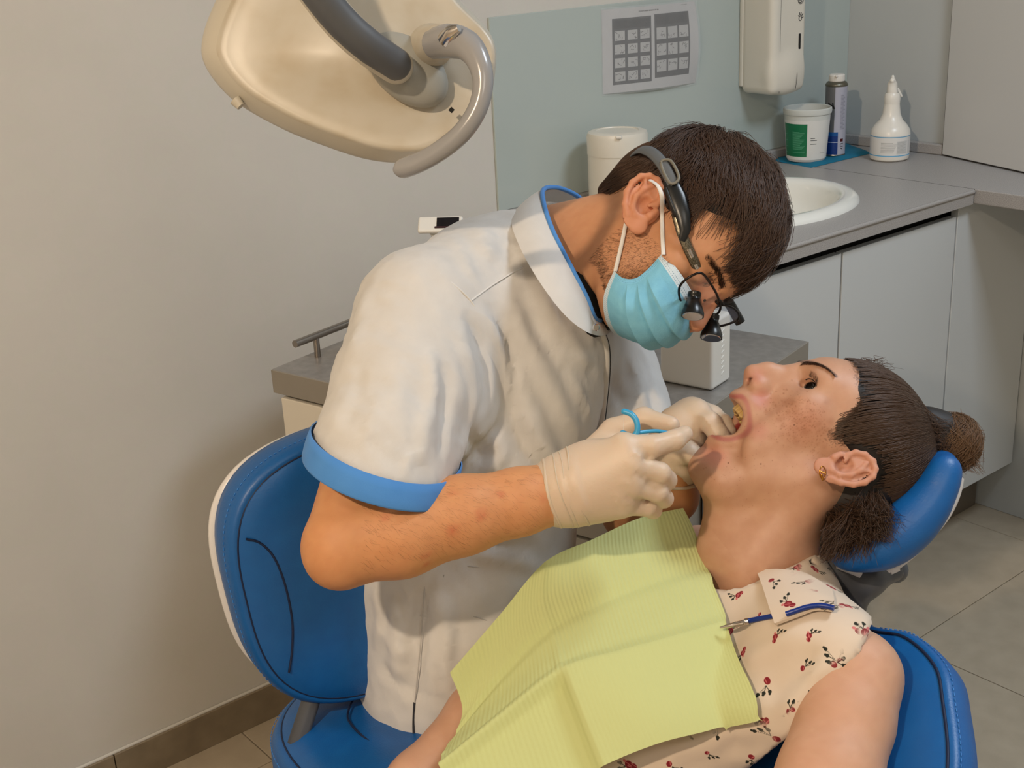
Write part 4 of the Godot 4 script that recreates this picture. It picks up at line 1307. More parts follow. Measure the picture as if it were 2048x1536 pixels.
func add_hand(s: Soft, w: Vector3, d: Vector3, n: Vector3, t: Vector3) -> void:    # relaxed hand: wrist, forward, back of the hand, thumb side
	d = d.normalized(); n = (n - d * n.dot(d)).normalized(); t = (t - d * t.dot(d) - n * t.dot(n)).normalized()
	for i in 4:
		var k: Vector3 = w + d * ([0.084, 0.088, 0.083, 0.074][i]) + t * (0.030 - 0.0205 * i)
		s.cone(w + t * (0.014 - 0.009 * i), k, 0.0175, 0.0105, 0.012)
		var ln: float = [0.070, 0.078, 0.072, 0.056][i]
		var p: Vector3 = k
		var ps := [p]
		for j in 3:
			var a: float = [0.25, 0.65, 0.95][j]
			p += (d * cos(a) - n * sin(a) + t * (0.06 - 0.04 * i)) * ln * ([0.45, 0.31, 0.24][j])
			ps.append(p)
		s.chain(ps, [0.0095, 0.0088, 0.0080, 0.0068], 0.003)
	var th := w + d * 0.022 + t * 0.024
	s.chain([th, th + (d * 0.62 + t * 0.62 - n * 0.25) * 0.044, th + (d * 0.62 + t * 0.62 - n * 0.25) * 0.044 + (d * 0.9 + t * 0.15 - n * 0.3) * 0.032], [0.0150, 0.0105, 0.0082], 0.008)
# ---------------------------------------------------------------- the dentist
var DH: Frame
func dentist_head_frame() -> void:
	DH = frame(P(1337, 480, 1.487), dirv(0.32, 0.41, 0.85), dirv(0.88, -0.46, -0.11))
	if DH.f.dot(dirv(0.35, 0.78, -0.5)) < 0: DH.f = -DH.f

func add_face(s: Soft, H: Frame, jaw := true) -> void:
	var A := H.ax(); var mm := 0.001
	s.egg(H.at(0, 42, -8), A, Vector3(77, 88, 97) * mm, 0.02)
	s.egg(H.at(0, -16, 40), A, Vector3(60, 74, 50) * mm, 0.025)
	s.egg(H.at(0, 44, 40), A, Vector3(62, 44, 49) * mm, 0.02)
	for x in [-1.0, 1.0]:
		s.cone(H.at(8 * x, 26, 87), H.at(42 * x, 25, 68), 0.009, 0.010, 0.014)
		s.egg(H.at(50 * x, -10, 56), A, Vector3(17, 16, 24) * mm, 0.018)
		s.egg(H.at(31 * x, 9, 98), A, Vector3(19, 12, 15) * mm, 0.012, 1)
		s.egg(H.at(32 * x, 8, 76), A, Vector3(15, 12, 12.5) * mm, 0.004)
	s.cone(H.at(0, 20, 92), H.at(0, -18, 116), 0.0075, 0.010, 0.012)
	for x in [-1.0, 1.0]: s.egg(H.at(12 * x, -25, 106), A, Vector3(8, 8, 11) * mm, 0.007)
	if jaw:
		for x in [-1.0, 1.0]:
			s.cone(H.at(50 * x, -34, 4), H.at(23 * x, -82, 44), 0.018, 0.017, 0.02)
			s.cone(H.at(23 * x, -82, 44), H.at(0, -88, 58), 0.017, 0.016, 0.02)
			s.egg(H.at(48 * x, -40, 26), A, Vector3(15, 36, 30) * mm, 0.02)
		s.egg(H.at(0, -60, 72), A, Vector3(28, 30, 24) * mm, 0.02)

func build_dentist() -> void:
	dentist_head_frame()
	var o := thing("person", "seated person in white short sleeved tunic bending over the patient wearing blue mask", "person", Vector3(0.76, 0.575, -1.10))
	var body := ArrayMesh.new()
	# ---- head and neck
	var hs := Soft.new()
	add_face(hs, DH)
	var nb := P(1105, 520, 1.56)
	hs.cone(DH.at(0, -25, -22), nb, 0.060, 0.066, 0.03)
	hs.cone(DH.at(-20, -55, 0), P(1150, 550, 1.53), 0.028, 0.040, 0.03)
	var hm := hs.net(0.0038)
	var cols := PackedColorArray()
	var nz := FastNoiseLite.new(); nz.seed = 4; nz.frequency = 90.0
	for p in hm[0]:
		var q := DH.loc(p)
		var c := Color(0.58, 0.285, 0.145).lerp(Color(0.52, 0.235, 0.115), clampf(nz.get_noise_3dv(p) * 0.6 + 0.4, 0, 1))
		# ruddy nose and cheeks
		if q.z > 84 and q.y < 20 and absf(q.x) < 22: c = c.lerp(Color(0.52, 0.20, 0.13), 0.5)
		cols.append(c)
	soft_mesh(hm, cols, PackedVector2Array(), body)
	var es := Soft.new()
	var up := (DH.u * 0.80 - DH.f * 0.60).normalized(); var bk := (-DH.f * 0.80 - DH.u * 0.60).normalized()
	add_ear(es, P(1302, 424, 1.418), up, bk, -DH.l, 1.10)
	var em := es.net(0.0018, AABB(), 6.0)
	cols = PackedColorArray()
	for p in em[0]: cols.append(Color(0.60, 0.255, 0.14))
	soft_mesh(em, cols, PackedVector2Array(), body)
	# ---- arms and trunk
	var bs := Soft.new()
	bs.chain([nb, P(1010, 720, 1.59), P(940, 1150, 1.62), P(940, 1380, 1.64)], [0.060, 0.085, 0.07, 0.06], 0.03)
	bs.chain([P(1010, 700, 1.57), P(845, 655, 1.455), P(735, 930, 1.365), P(690, 1075, 1.325)], [0.06, 0.05, 0.0435, 0.0405], 0.012)
	bs.egg(P(672, 1112, 1.322), Basis(CR, CU, CF), Vector3(0.030, 0.032, 0.032), 0.025)
	bs.chain([P(690, 1098, 1.320), P(800, 1066, 1.328), P(925, 1030, 1.34), P(1040, 1003, 1.352), P(1120, 984, 1.36), P(1190, 962, 1.36)], [0.0385, 0.0452, 0.0405, 0.0345, 0.0315, 0.028], 0.012)
	bs.chain([P(1010, 720, 1.58), P(1190, 770, 1.73), P(1270, 1020, 1.68), P(1340, 990, 1.53), P(1345, 930, 1.50)], [0.06, 0.05, 0.042, 0.032, 0.027], 0.015)
	var bm := bs.net(0.006)
	cols = PackedColorArray()
	var spots := onto(bs, [[962, 1030], [905, 1062], [850, 1112], [854, 1130], [770, 1033], [1000, 990], [903, 985], [1090, 993]])
	var sr := [0.004, 0.0035, 0.003, 0.003, 0.003, 0.0025, 0.0025, 0.0025]
	for p in bm[0]:
		var c := Color(0.64, 0.30, 0.13).lerp(Color(0.57, 0.25, 0.105), clampf(nz.get_noise_3dv(p * 0.7) * 0.7 + 0.4, 0, 1))
		for i in spots.size():
			var e: float = (p as Vector3).distance_to(spots[i])
			if e < sr[i] * 2.2: c = c.lerp(Color(0.50, 0.10, 0.05), 0.7 * (1.0 - e / (sr[i] * 2.2)))
		cols.append(c)
	soft_mesh(bm, cols, PackedVector2Array(), body)
	wpart("body", body, skin_mat(61), o)
	stage("dentist body")
	# fine hairs on the forearm
	rng.seed = 77
	var hp := []
	for i in 520:
		var x := rng.randf_range(720, 1080); var yc := lerpf(1075, 985, (x - 700) / 400.0)
		var y := yc + rng.randf_range(-75, 70)
		var p := bs.hit(CC, (P(x, y, 1.0) - CC).normalized(), 1.1)
		if bs.d(p) > 0.002: continue
		var g := bs.grad(p, bs.near(p, 0.02), 0.004)
		var d := (dirv(0.75, 0.55 + rng.randf_range(-0.5, 0.5), 0) + g * 0.35).normalized()
		d = (d - g * d.dot(g) * 0.7).normalized()
		var ln := rng.randf_range(0.005, 0.011)
		hp.append([p, p + d * ln * 0.5 + g * 0.0008, p + d * ln + g * 0.0006])
	wpart("arm_hair", strands(hp, 0.00006, 0.00003, [Color(0.10, 0.05, 0.02), Color(0.16, 0.08, 0.03)]), hair_material(), o).set_meta("kind", "stuff")
	build_dentist_tunic(o)
	stage("tunic")
	build_gloves(o)
	stage("gloves")
	build_dentist_hair(o, hs)
	stage("dentist hair")
	build_mask(o, hs)
	build_loupes()
	stage("mask and loupes")

func build_dentist_tunic(o: Node3D) -> void:
	var t := Soft.new()
	t.chain([P(1125, 548, 1.565), P(1010, 700, 1.575), P(955, 900, 1.585), P(925, 1150, 1.60), P(935, 1330, 1.615), P(938, 1470, 1.62)], [0.074, 0.120, 0.128, 0.126, 0.126, 0.126], 0.05)
	t.cone(P(1020, 570, 1.545), P(850, 630, 1.465), 0.083, 0.077, 0.05)
	t.cone(P(960, 600, 1.60), P(940, 720, 1.60), 0.092, 0.12, 0.05)
	t.chain([P(1010, 700, 1.58), P(1150, 720, 1.70), P(1205, 765, 1.72)], [0.10, 0.085, 0.074], 0.04)
	t.chain([P(1205, 765, 1.72), P(1235, 830, 1.70), P(1255, 905, 1.67)], [0.072, 0.066, 0.064], 0.02)
	# near sleeve
	t.chain([P(848, 640, 1.455), P(805, 780, 1.405), P(768, 900, 1.365), P(755, 965, 1.35)], [0.079, 0.0765, 0.0735, 0.073], 0.012)
	t.egg(P(900, 765, 1.435), Basis(CR, CU, CF), Vector3(0.052, 0.085, 0.05), 0.012)
	t.egg(P(872, 895, 1.395), Basis(CR, CU, CF), Vector3(0.026, 0.055, 0.035), 0.014)
	var cn := dirv(-0.31, 0.95, 0.22).normalized()          # the cuff hangs a little lower in front
	var c0 := P(752, 952, 1.352)
	var cb := Basis(cn, cn.cross(CF).normalized(), cn.cross(cn.cross(CF).normalized()))
	t.box(c0 + cn * 0.138, cb, Vector3(0.15, 0.092, 0.088), 0.001, 0.0015, 1)
	t.chain([P(768, 905, 1.362), P(740, 1010, 1.335)], [0.046, 0.056], 0.004, 1)
	# hem
	t.box(Vector3(0.76, 0.380, -1.10), Basis.IDENTITY, Vector3(0.4, 0.2, 0.4), 0.001, 0.002, 1)
	# far sleeve end
	t.box(P(1262, 960, 1.66), Basis(CR, CU, CF), Vector3(0.10, 0.045, 0.12), 0.002, 0.003, 1)
	# the neck hole
	t.cone(P(1150, 530, 1.56), P(1230, 480, 1.53), 0.064, 0.075, 0.006, 1)
	var m := t.net(0.0062)
	var f := []
	# folds read from the photograph: [pixels, width, height]
	var marks := [
		[[[945, 612], [975, 655], [992, 700], [1000, 760], [985, 830], [950, 890]], 0.016, 0.007],
		[[[925, 620], [960, 690], [975, 760], [965, 830]], 0.012, -0.006],
		[[[905, 640], [935, 720], [945, 800], [925, 880], [905, 940]], 0.016, 0.006],
		[[[880, 700], [895, 790], [885, 870], [880, 930]], 0.014, -0.005],
		[[[800, 720], [790, 800], [770, 880]], 0.022, 0.004],
		[[[850, 820], [845, 880], [840, 930]], 0.014, 0.004],
		[[[1010, 590], [1060, 700], [1120, 810], [1160, 880]], 0.018, 0.006],
		[[[1035, 585], [1095, 690], [1150, 780]], 0.014, -0.005],
		[[[1060, 570], [1130, 670], [1180, 740]], 0.016, 0.006],
		[[[1010, 700], [1050, 800], [1095, 900], [1110, 930]], 0.018, 0.007],
		[[[1000, 760], [1030, 850], [1060, 920]], 0.015, -0.005],
		[[[985, 860], [1000, 910], [960, 950]], 0.016, 0.006],
		[[[1040, 480], [1060, 520], [1090, 560]], 0.014, 0.005],
		[[[1000, 450], [1010, 500], [985, 560]], 0.020, -0.005],
		[[[960, 455], [975, 520]], 0.022, 0.005],
		[[[740, 560], [720, 640], [705, 720]], 0.020, 0.004],
		[[[790, 1190], [800, 1280], [790, 1370]], 0.022, 0.006],
		[[[850, 1180], [835, 1290], [830, 1400]], 0.016, -0.006],
		[[[890, 1180], [880, 1290], [860, 1390]], 0.020, 0.006],
		[[[760, 1250], [800, 1300], [850, 1320]], 0.015, 0.004],
		[[[760, 1330], [800, 1370], [840, 1390]], 0.014, -0.004],
		[[[930, 1060], [1000, 1085], [1075, 1100]], 0.018, -0.005],
		[[[950, 1100], [1020, 1120], [1080, 1130]], 0.015, 0.005],
		[[[960, 620], [1000, 700], [1015, 780], [1000, 850]], 0.010, 0.006],
		[[[985, 640], [1020, 720], [1035, 790]], 0.009, -0.006],
		[[[1080, 640], [1125, 730], [1165, 800], [1185, 850]], 0.010, 0.005],
		[[[1100, 620], [1150, 700], [1190, 770]], 0.009, -0.004],
		[[[1040, 820], [1080, 890], [1130, 930]], 0.010, 0.006],
		[[[1020, 840], [1055, 905], [1090, 945]], 0.008, -0.005],
		[[[905, 880], [930, 920], [920, 965]], 0.009, 0.005],
		[[[930, 860], [960, 900], [965, 940]], 0.008, -0.005],
		[[[860, 700], [865, 780], [855, 860]], 0.012, 0.004],
		[[[720, 720], [715, 790], [690, 860]], 0.012, -0.003],
		[[[760, 760], [745, 840], [725, 900]], 0.010, 0.003],
		[[[820, 900], [815, 930], [812, 950]], 0.007, 0.003],
		[[[1005, 445], [1030, 480], [1020, 530], [985, 570]], 0.010, -0.004],
		[[[900, 470], [930, 520], [950, 560]], 0.014, 0.003],
		[[[745, 1170], [760, 1230], [750, 1300]], 0.012, 0.004],
		[[[800, 1180], [812, 1260], [815, 1340]], 0.010, -0.005],
		[[[900, 1250], [895, 1330], [905, 1400]], 0.012, 0.005],
		[[[860, 1320], [890, 1360], [915, 1390]], 0.009, -0.004],
		[[[1090, 1040], [1030, 1060], [960, 1080]], 0.009, 0.005],
		[[[1225, 730], [1240, 800], [1250, 860]], 0.012, -0.005],
		[[[1250, 700], [1275, 770], [1290, 840]], 0.012, 0.005],
		[[[1290, 720], [1305, 790], [1315, 850]], 0.010, -0.004]]
	for k in marks: f.append([catmull(onto(t, k[0])), k[1], k[2]])
	m = fold(m, f, false)
	# the cloth's own small creases
	var cr := FastNoiseLite.new(); cr.seed = 33; cr.frequency = 14.0; cr.fractal_type = FastNoiseLite.FRACTAL_RIDGED; cr.fractal_octaves = 2
	var tv: PackedVector3Array = m[0]
	for i in tv.size():
		var q := tv[i]
		tv[i] = q + m[1][i] * 0.0016 * cr.get_noise_3d(q.x * 1.6 + q.y * 0.7, q.y * 0.7 - q.x * 0.4, q.z * 1.6)
	m[0] = tv
	m[1] = soft_normals(tv, m[2])
	var white := cloth_mat(Color(0.80, 0.79, 0.775), Color(0.84, 0.83, 0.815), 101)
	M.tunic = white
	var tn := wpart("tunic", soft_mesh(m), white, o)
	# blue cuff band on the near sleeve, a little proud of it
	var b := Soft.new()
	b.chain([P(805, 780, 1.405), P(768, 900, 1.365), P(755, 950, 1.35), P(745, 990, 1.34)], [0.0785, 0.0750, 0.0745, 0.0745], 0.018)
	b.egg(P(872, 895, 1.395), Basis(CR, CU, CF), Vector3(0.0285, 0.058, 0.038), 0.014)
	var nseg := 72
	var ca := P(762, 925, 1.358)
	var crow := []
	for r in [[-0.0265, -0.0005], [-0.0262, 0.0014], [-0.018, 0.0017], [-0.009, 0.0017], [-0.002, 0.0017], [0.0, 0.0012], [0.0004, 0.0], [0.0, -0.0018], [-0.004, -0.0026], [-0.012, -0.0032], [-0.02, -0.0036]]:
		var org: Vector3 = ca + cn * ((c0 - ca).dot(cn) + r[0])
		var rr := []
		for k in nseg:
			var an := TAU * k / nseg
			var cd := cb.y * cos(an) + cb.z * sin(an)
			var lo := 0.03; var hi := 0.14
			for it in 14:
				var md := (lo + hi) * 0.5
				if b.d(org + cd * md) < 0.0: lo = md
				else: hi = md
			rr.append(lo)
		for it in 4:
			var q := rr.duplicate()
			for k in nseg: q[k] = maxf(rr[k], (rr[k] * 2.0 + rr[(k + 1) % nseg] + rr[(k - 1 + nseg) % nseg]) / 4.0) if it < 2 else (rr[k] * 2.0 + rr[(k + 1) % nseg] + rr[(k - 1 + nseg) % nseg]) / 4.0
			rr = q
		for k in nseg:
			var an := TAU * k / nseg
			crow.append(org + (cb.y * cos(an) + cb.z * sin(an)) * (rr[k] + r[1]))
	var cst := SurfaceTool.new(); cst.begin(Mesh.PRIMITIVE_TRIANGLES)
	grid_add(cst, crow, nseg, 11, true)
	cst.generate_normals()
	var cuff_mesh := cst.commit()
	var blue := cloth_mat(Color(0.27, 0.52, 0.80), Color(0.31, 0.56, 0.83), 121)
	M.trim_blue = blue
	wpart("cuff_band", cuff_mesh, blue, tn)
	# stand collar
	var upc := pix([[1090, 377, 1.575], [1086, 400, 1.515], [1104, 458, 1.465], [1140, 530, 1.440], [1172, 592, 1.435], [1193, 640, 1.455], [1213, 625, 1.53], [1225, 560, 1.60], [1205, 470, 1.645], [1168, 404, 1.650], [1125, 378, 1.625]])
	var lowc := pix([[1042, 412, 1.585], [1022, 440, 1.500], [1045, 505, 1.440], [1090, 580, 1.405], [1140, 640, 1.400], [1190, 670, 1.425], [1225, 660, 1.52], [1250, 600, 1.62], [1225, 490, 1.685], [1160, 420, 1.70], [1090, 400, 1.67]])
	var a1 := catmull(upc, 8, true); var a2 := catmull(lowc, 8, true)
	var rows := []
	for r in 7:
		var w := r / 6.0
		for i in a1.size(): rows.append(a2[i].lerp(a1[i], w) + (-CF * 0.004 + CU * 0.003) * sin(PI * w))
	var st := SurfaceTool.new(); st.begin(Mesh.PRIMITIVE_TRIANGLES)
	grid_add(st, rows, a1.size(), 7, true)
	var mid := P(1150, 530, 1.55)
	var inner := rows.map(func(p): return p + (mid - p).normalized() * 0.0035)
	grid_add(st, inner, a1.size(), 7, true, true)
	st.generate_normals()
	wpart("collar", st.commit(), white, tn)
	a1.append(a1[0])
	wpart("collar_piping", tube(a1, 0.0030, 8, false), blue, tn)
	# seams of yoke, armhole, placket, pockets and side vent
	var thread := mat(Color(0.86, 0.855, 0.845), 0.8)
	for q in [[[942, 602], [985, 570], [1035, 540], [1085, 518]], [[880, 548], [915, 575], [942, 602], [965, 640], [985, 680]]]:
		wpart("seam", tube(catmull(onto(t, q)), 0.0011, 6), thread, tn)
	var shade := mat(Color(0.72, 0.71, 0.695), 0.9)
	for q in [[[935, 1132], [1000, 1140], [1062, 1150]], [[893, 1218], [945, 1232], [990, 1246]], [[888, 1150], [880, 1250], [868, 1330], [862, 1400]], [[850, 1165], [840, 1300], [828, 1420]]]:
		wpart("seam", tube(catmull(onto(t, q)), 0.0008, 6), shade, tn)
	wpart("vent_slit", tube(catmull(onto(t, [[829, 1405], [827, 1450], [829, 1488]])), 0.0016, 6), mat(Color(0.20, 0.20, 0.22), 0.9), tn)
	# front opening: the near panel's edge stands over the far one
	var pl := onto(t, [[1196, 652], [1210, 690], [1212, 740], [1207, 800], [1200, 862]])
	var plc := catmull(pl)
	wpart("placket_edge", tube(plc.map(func(p): return p - CF * 0.003), 0.0042, 8, true, 0.4, CR), white, tn)
	wpart("placket_gap", tube(plc.map(func(p): return p + CR * 0.0045 - CF * 0.0005), 0.0011, 6), mat(Color(0.20, 0.20, 0.21), 0.9), tn)
	var snap_ := P(1192, 655, 1.405)
	wpart("snap_button", tube([snap_, snap_ - CF * 0.004], [0.0042, 0.0030], 14), M.chrome, tn)
	# dark undershirt at the throat
	var us := Soft.new()
	us.cone(P(1168, 575, 1.51), P(1184, 628, 1.50), 0.042, 0.028, 0.01)
	wpart("undershirt", soft_mesh(us.net(0.007)), mat(Color(0.035, 0.035, 0.04), 0.9), o)
	# trousers on the seat
	var tr := Soft.new()
	var hip := P(935, 1400, 1.64)
	tr.egg(hip, Basis.IDENTITY, Vector3(0.09, 0.05, 0.09), 0.03)
	var fw := Vector3(CR.x, 0, CR.z).normalized() * 0.85 + Vector3(CF.x, 0, CF.z).normalized() * 0.12
	for sgn in [-1.0, 1.0]:
		var hx: Vector3 = Vector3(CF.x, 0, CF.z).normalized() * (0.07 + 0.075 * sgn)
		tr.chain([hip + hx, hip + hx * 1.5 + fw * 0.42 - Vector3.UP * 0.10, hip + hx * 1.6 + fw * 0.45 - Vector3.UP * 0.53], [0.068, 0.06, 0.05], 0.03)
	wpart("trousers", soft_mesh(tr.net(0.012)), cloth_mat(Color(0.20, 0.21, 0.24), Color(0.24, 0.25, 0.28), 131), o)
	for sgn in [-1.0, 1.0]:
		var hx: Vector3 = Vector3(CF.x, 0, CF.z).normalized() * (0.07 + 0.075 * sgn)
		var an: Vector3 = hip + hx * 1.6 + fw * 0.45 - Vector3.UP * 0.56
		var sh := Soft.new()
		sh.chain([Vector3(an.x, 0.05, an.z) - fw * 0.04, Vector3(an.x, 0.035, an.z) + fw * 0.17], [0.045, 0.032], 0.02)
		wpart("shoe", soft_mesh(sh.net(0.012)), M.white_matte, o)

func build_gloves(o: Node3D) -> void:
	var lat := mat(Color(0.82, 0.735, 0.645), 0.48)
	lat.subsurf_scatter_enabled = true; lat.subsurf_scatter_strength = 0.15
	tri(lat, 12.0)
	lat.normal_enabled = true
	lat.normal_texture = noise_tex(0.02, [], 301, 512, FastNoiseLite.TYPE_SIMPLEX_SMOOTH, 4, 5.0)
	lat.normal_scale = 0.25
	M.latex = lat
	var g := Soft.new()
	var w0 := P(1112, 985, 1.36); var w1 := P(1150, 975, 1.358)
	g.chain([w0, w1], [0.0355, 0.0345], 0.012)
	# palm: from the wrist to each knuckle
	var mcp := pix([[1246, 890, 1.333], [1262, 928, 1.326], [1262, 970, 1.332], [1246, 1008, 1.345]])
	for i in 4:
		g.cone(w1, mcp[i], [0.029, 0.030, 0.030, 0.028][i], [0.0135, 0.0145, 0.0140, 0.0130][i], 0.022)
	g.cone(P(1190, 930, 1.36), P(1215, 985, 1.365), 0.026, 0.025, 0.02)
	finger(g, [mcp[0]] + pix([[1304, 893, 1.333], [1350, 880, 1.343], [1369, 868, 1.352]]), [0.0124, 0.0116, 0.0106, 0.0090], 0.004)
	finger(g, [mcp[1]] + pix([[1320, 946, 1.336], [1334, 960, 1.354], [1300, 962, 1.384]]), [0.0132, 0.0112, 0.0104, 0.009], 0.003)
	finger(g, [mcp[2]] + pix([[1314, 984, 1.343], [1328, 997, 1.362], [1294, 998, 1.388]]), [0.0128, 0.0108, 0.0100, 0.009], 0.003)
	finger(g, [mcp[3]] + pix([[1294, 1014, 1.357], [1306, 1020, 1.372], [1280, 1016, 1.39]]), [0.0120, 0.0100, 0.0094, 0.008], 0.003)
	# thumb from the side of the palm
	finger(g, pix([[1165, 930, 1.385], [1228, 864, 1.402], [1288, 838, 1.395], [1342, 850, 1.375]]), [0.0180, 0.0146, 0.0122, 0.0095], 0.006)
	g.cone(P(1165, 930, 1.385), P(1240, 895, 1.375), 0.019, 0.012, 0.010)
	var gm := g.net(0.0031)
	var f := []
	for q in [[[[1270, 905], [1292, 918], [1318, 920]], 0.006, -0.0022], [[[1268, 945], [1290, 960]], 0.005, -0.002], [[[1250, 990], [1275, 1003], [1300, 1008]], 0.006, -0.002],
		[[[1225, 985], [1250, 1000], [1275, 1010]], 0.0045, 0.0014], [[[1230, 1000], [1255, 1014]], 0.004, 0.0012], [[[1262, 905], [1285, 914]], 0.004, 0.0014], [[[1240, 960], [1262, 972]], 0.004, 0.0012],
		[[[1128, 915], [1142, 965], [1158, 1020], [1170, 1036]], 0.005, 0.0012], [[[1143, 905], [1150, 950], [1165, 1005], [1182, 1032]], 0.006, 0.0018], [[[1115, 925], [1128, 975], [1146, 1030]], 0.004, 0.001]]:
		f.append([catmull(onto(g, q[0])), q[1], q[2]])
	gm = fold(gm, f)
	var rg := wpart("glove", soft_mesh(gm), lat, o)
	# rolled cuff
	var ring := []
	var ax := (w1 - w0).normalized()
	var e1 := (CU - ax * CU.dot(ax)).normalized(); var e2 := ax.cross(e1)
	for k in 33:
		var a := TAU * k / 32
		ring.append(w0 - ax * 0.004 + e1 * cos(a) * 0.0362 + e2 * sin(a) * 0.0362 + ax * (0.0015 * sin(3 * a)))
	wpart("rolled_cuff", tube(ring, 0.0026, 10, false), lat, rg)
	var ring2 := ring.map(func(p): return p + ax * 0.0065 + (p - w0) * 0.0)
	wpart("cuff_fold", tube(ring2, 0.0016, 8, false), lat, rg)
	for e in [[0.013, 0.0007], [0.019, 0.0006], [0.0275, 0.0011]]:
		var rr := []
		for k in 33: rr.append(g.snap(ring[k] + ax * (e[0] + 0.0012 * sin(2.0 * TAU * k / 32.0 + e[0] * 300.0)), 0.0001))
		wpart("cuff_wrinkle", tube(rr, e[1], 6, false), lat, rg)
	# far hand: rises from below, fingers bent over into the mouth
	var h := Soft.new()
	var v0 := P(1345, 948, 1.515); var v1 := P(1350, 905, 1.505)
	h.chain([v0, v1], [0.031, 0.030], 0.012)
	var kn := pix([[1395, 826, 1.488], [1385, 822, 1.512], [1370, 826, 1.535], [1352, 838, 1.555]])
	for i in 4: h.cone(v1, kn[i], 0.026, 0.0145, 0.020)
	h.cone(P(1352, 850, 1.49), P(1372, 845, 1.50), 0.021, 0.022, 0.02)
	finger(h, [kn[0]] + pix([[1420, 845, 1.468], [1436, 868, 1.462], [1449, 880, 1.462]]), [0.0135, 0.0118, 0.0105, 0.009], 0.006)
	finger(h, [kn[1]] + pix([[1424, 832, 1.498], [1446, 848, 1.484], [1458, 864, 1.478]]), [0.0140, 0.0120, 0.0105, 0.009], 0.006)
	finger(h, [kn[2]] + pix([[1395, 850, 1.535], [1392, 880, 1.52], [1372, 885, 1.51]]), [0.0135, 0.0112, 0.0100, 0.009], 0.006)
	finger(h, [kn[3]] + pix([[1370, 862, 1.56], [1368, 886, 1.54], [1355, 890, 1.525]]), [0.0125, 0.0098, 0.0090, 0.008], 0.006)
	finger(h, pix([[1338, 925, 1.49], [1352, 902, 1.475], [1378, 906, 1.465], [1396, 914, 1.462]]), [0.0165, 0.0140, 0.0118, 0.0095], 0.008)
	var hmx := h.net(0.0038)
	f = []
	for q in [[[[1385, 815], [1410, 835], [1425, 860]], 0.005, 0.0014], [[[1375, 812], [1395, 835]], 0.004, 0.001], [[[1395, 820], [1425, 838]], 0.004, -0.0014], [[[1340, 880], [1360, 890]], 0.005, -0.0016]]: f.append([catmull(onto(h, q[0])), q[1], q[2]])
	hmx = fold(hmx, f)
	var lg := wpart("glove", soft_mesh(hmx), lat, o)
	ring = []
	ax = (v1 - v0).normalized()
	e1 = (CR - ax * CR.dot(ax)).normalized(); e2 = ax.cross(e1)
	for k in 33:
		var a := TAU * k / 32
		ring.append(v0 - ax * 0.003 + e1 * cos(a) * 0.0325 + e2 * sin(a) * 0.0325)
	wpart("rolled_cuff", tube(ring, 0.0022, 10, false), lat, lg)
	# floss pick between thumb and index finger
	var fp := thing("floss_pick", "small light blue floss pick pinched in gloved fingers", "floss pick", P(1300, 868, 1.345))
	var pm := mat(Color(0.22, 0.62, 0.80), 0.3)
	pm.subsurf_scatter_enabled = true; pm.subsurf_scatter_strength = 0.1
	var bow := pix([[1248, 823, 1.338], [1262, 828, 1.336], [1272, 840, 1.334], [1275, 855, 1.333], [1272, 868, 1.333], [1263, 872, 1.334], [1245, 866, 1.336]])
	wpart("bow", round_tube(catmull(bow), 0.0031, 10), pm, fp)
	wpart("handle", round_tube(catmull(pix([[1270, 866, 1.333], [1310, 862, 1.345], [1345, 866, 1.356], [1372, 858, 1.362]])), 0.0021, 10), pm, fp)
	wpart("floss_thread", tube(pix([[1248, 824, 1.338], [1246, 866, 1.336]]), 0.00018, 5), M.white_bright, fp)

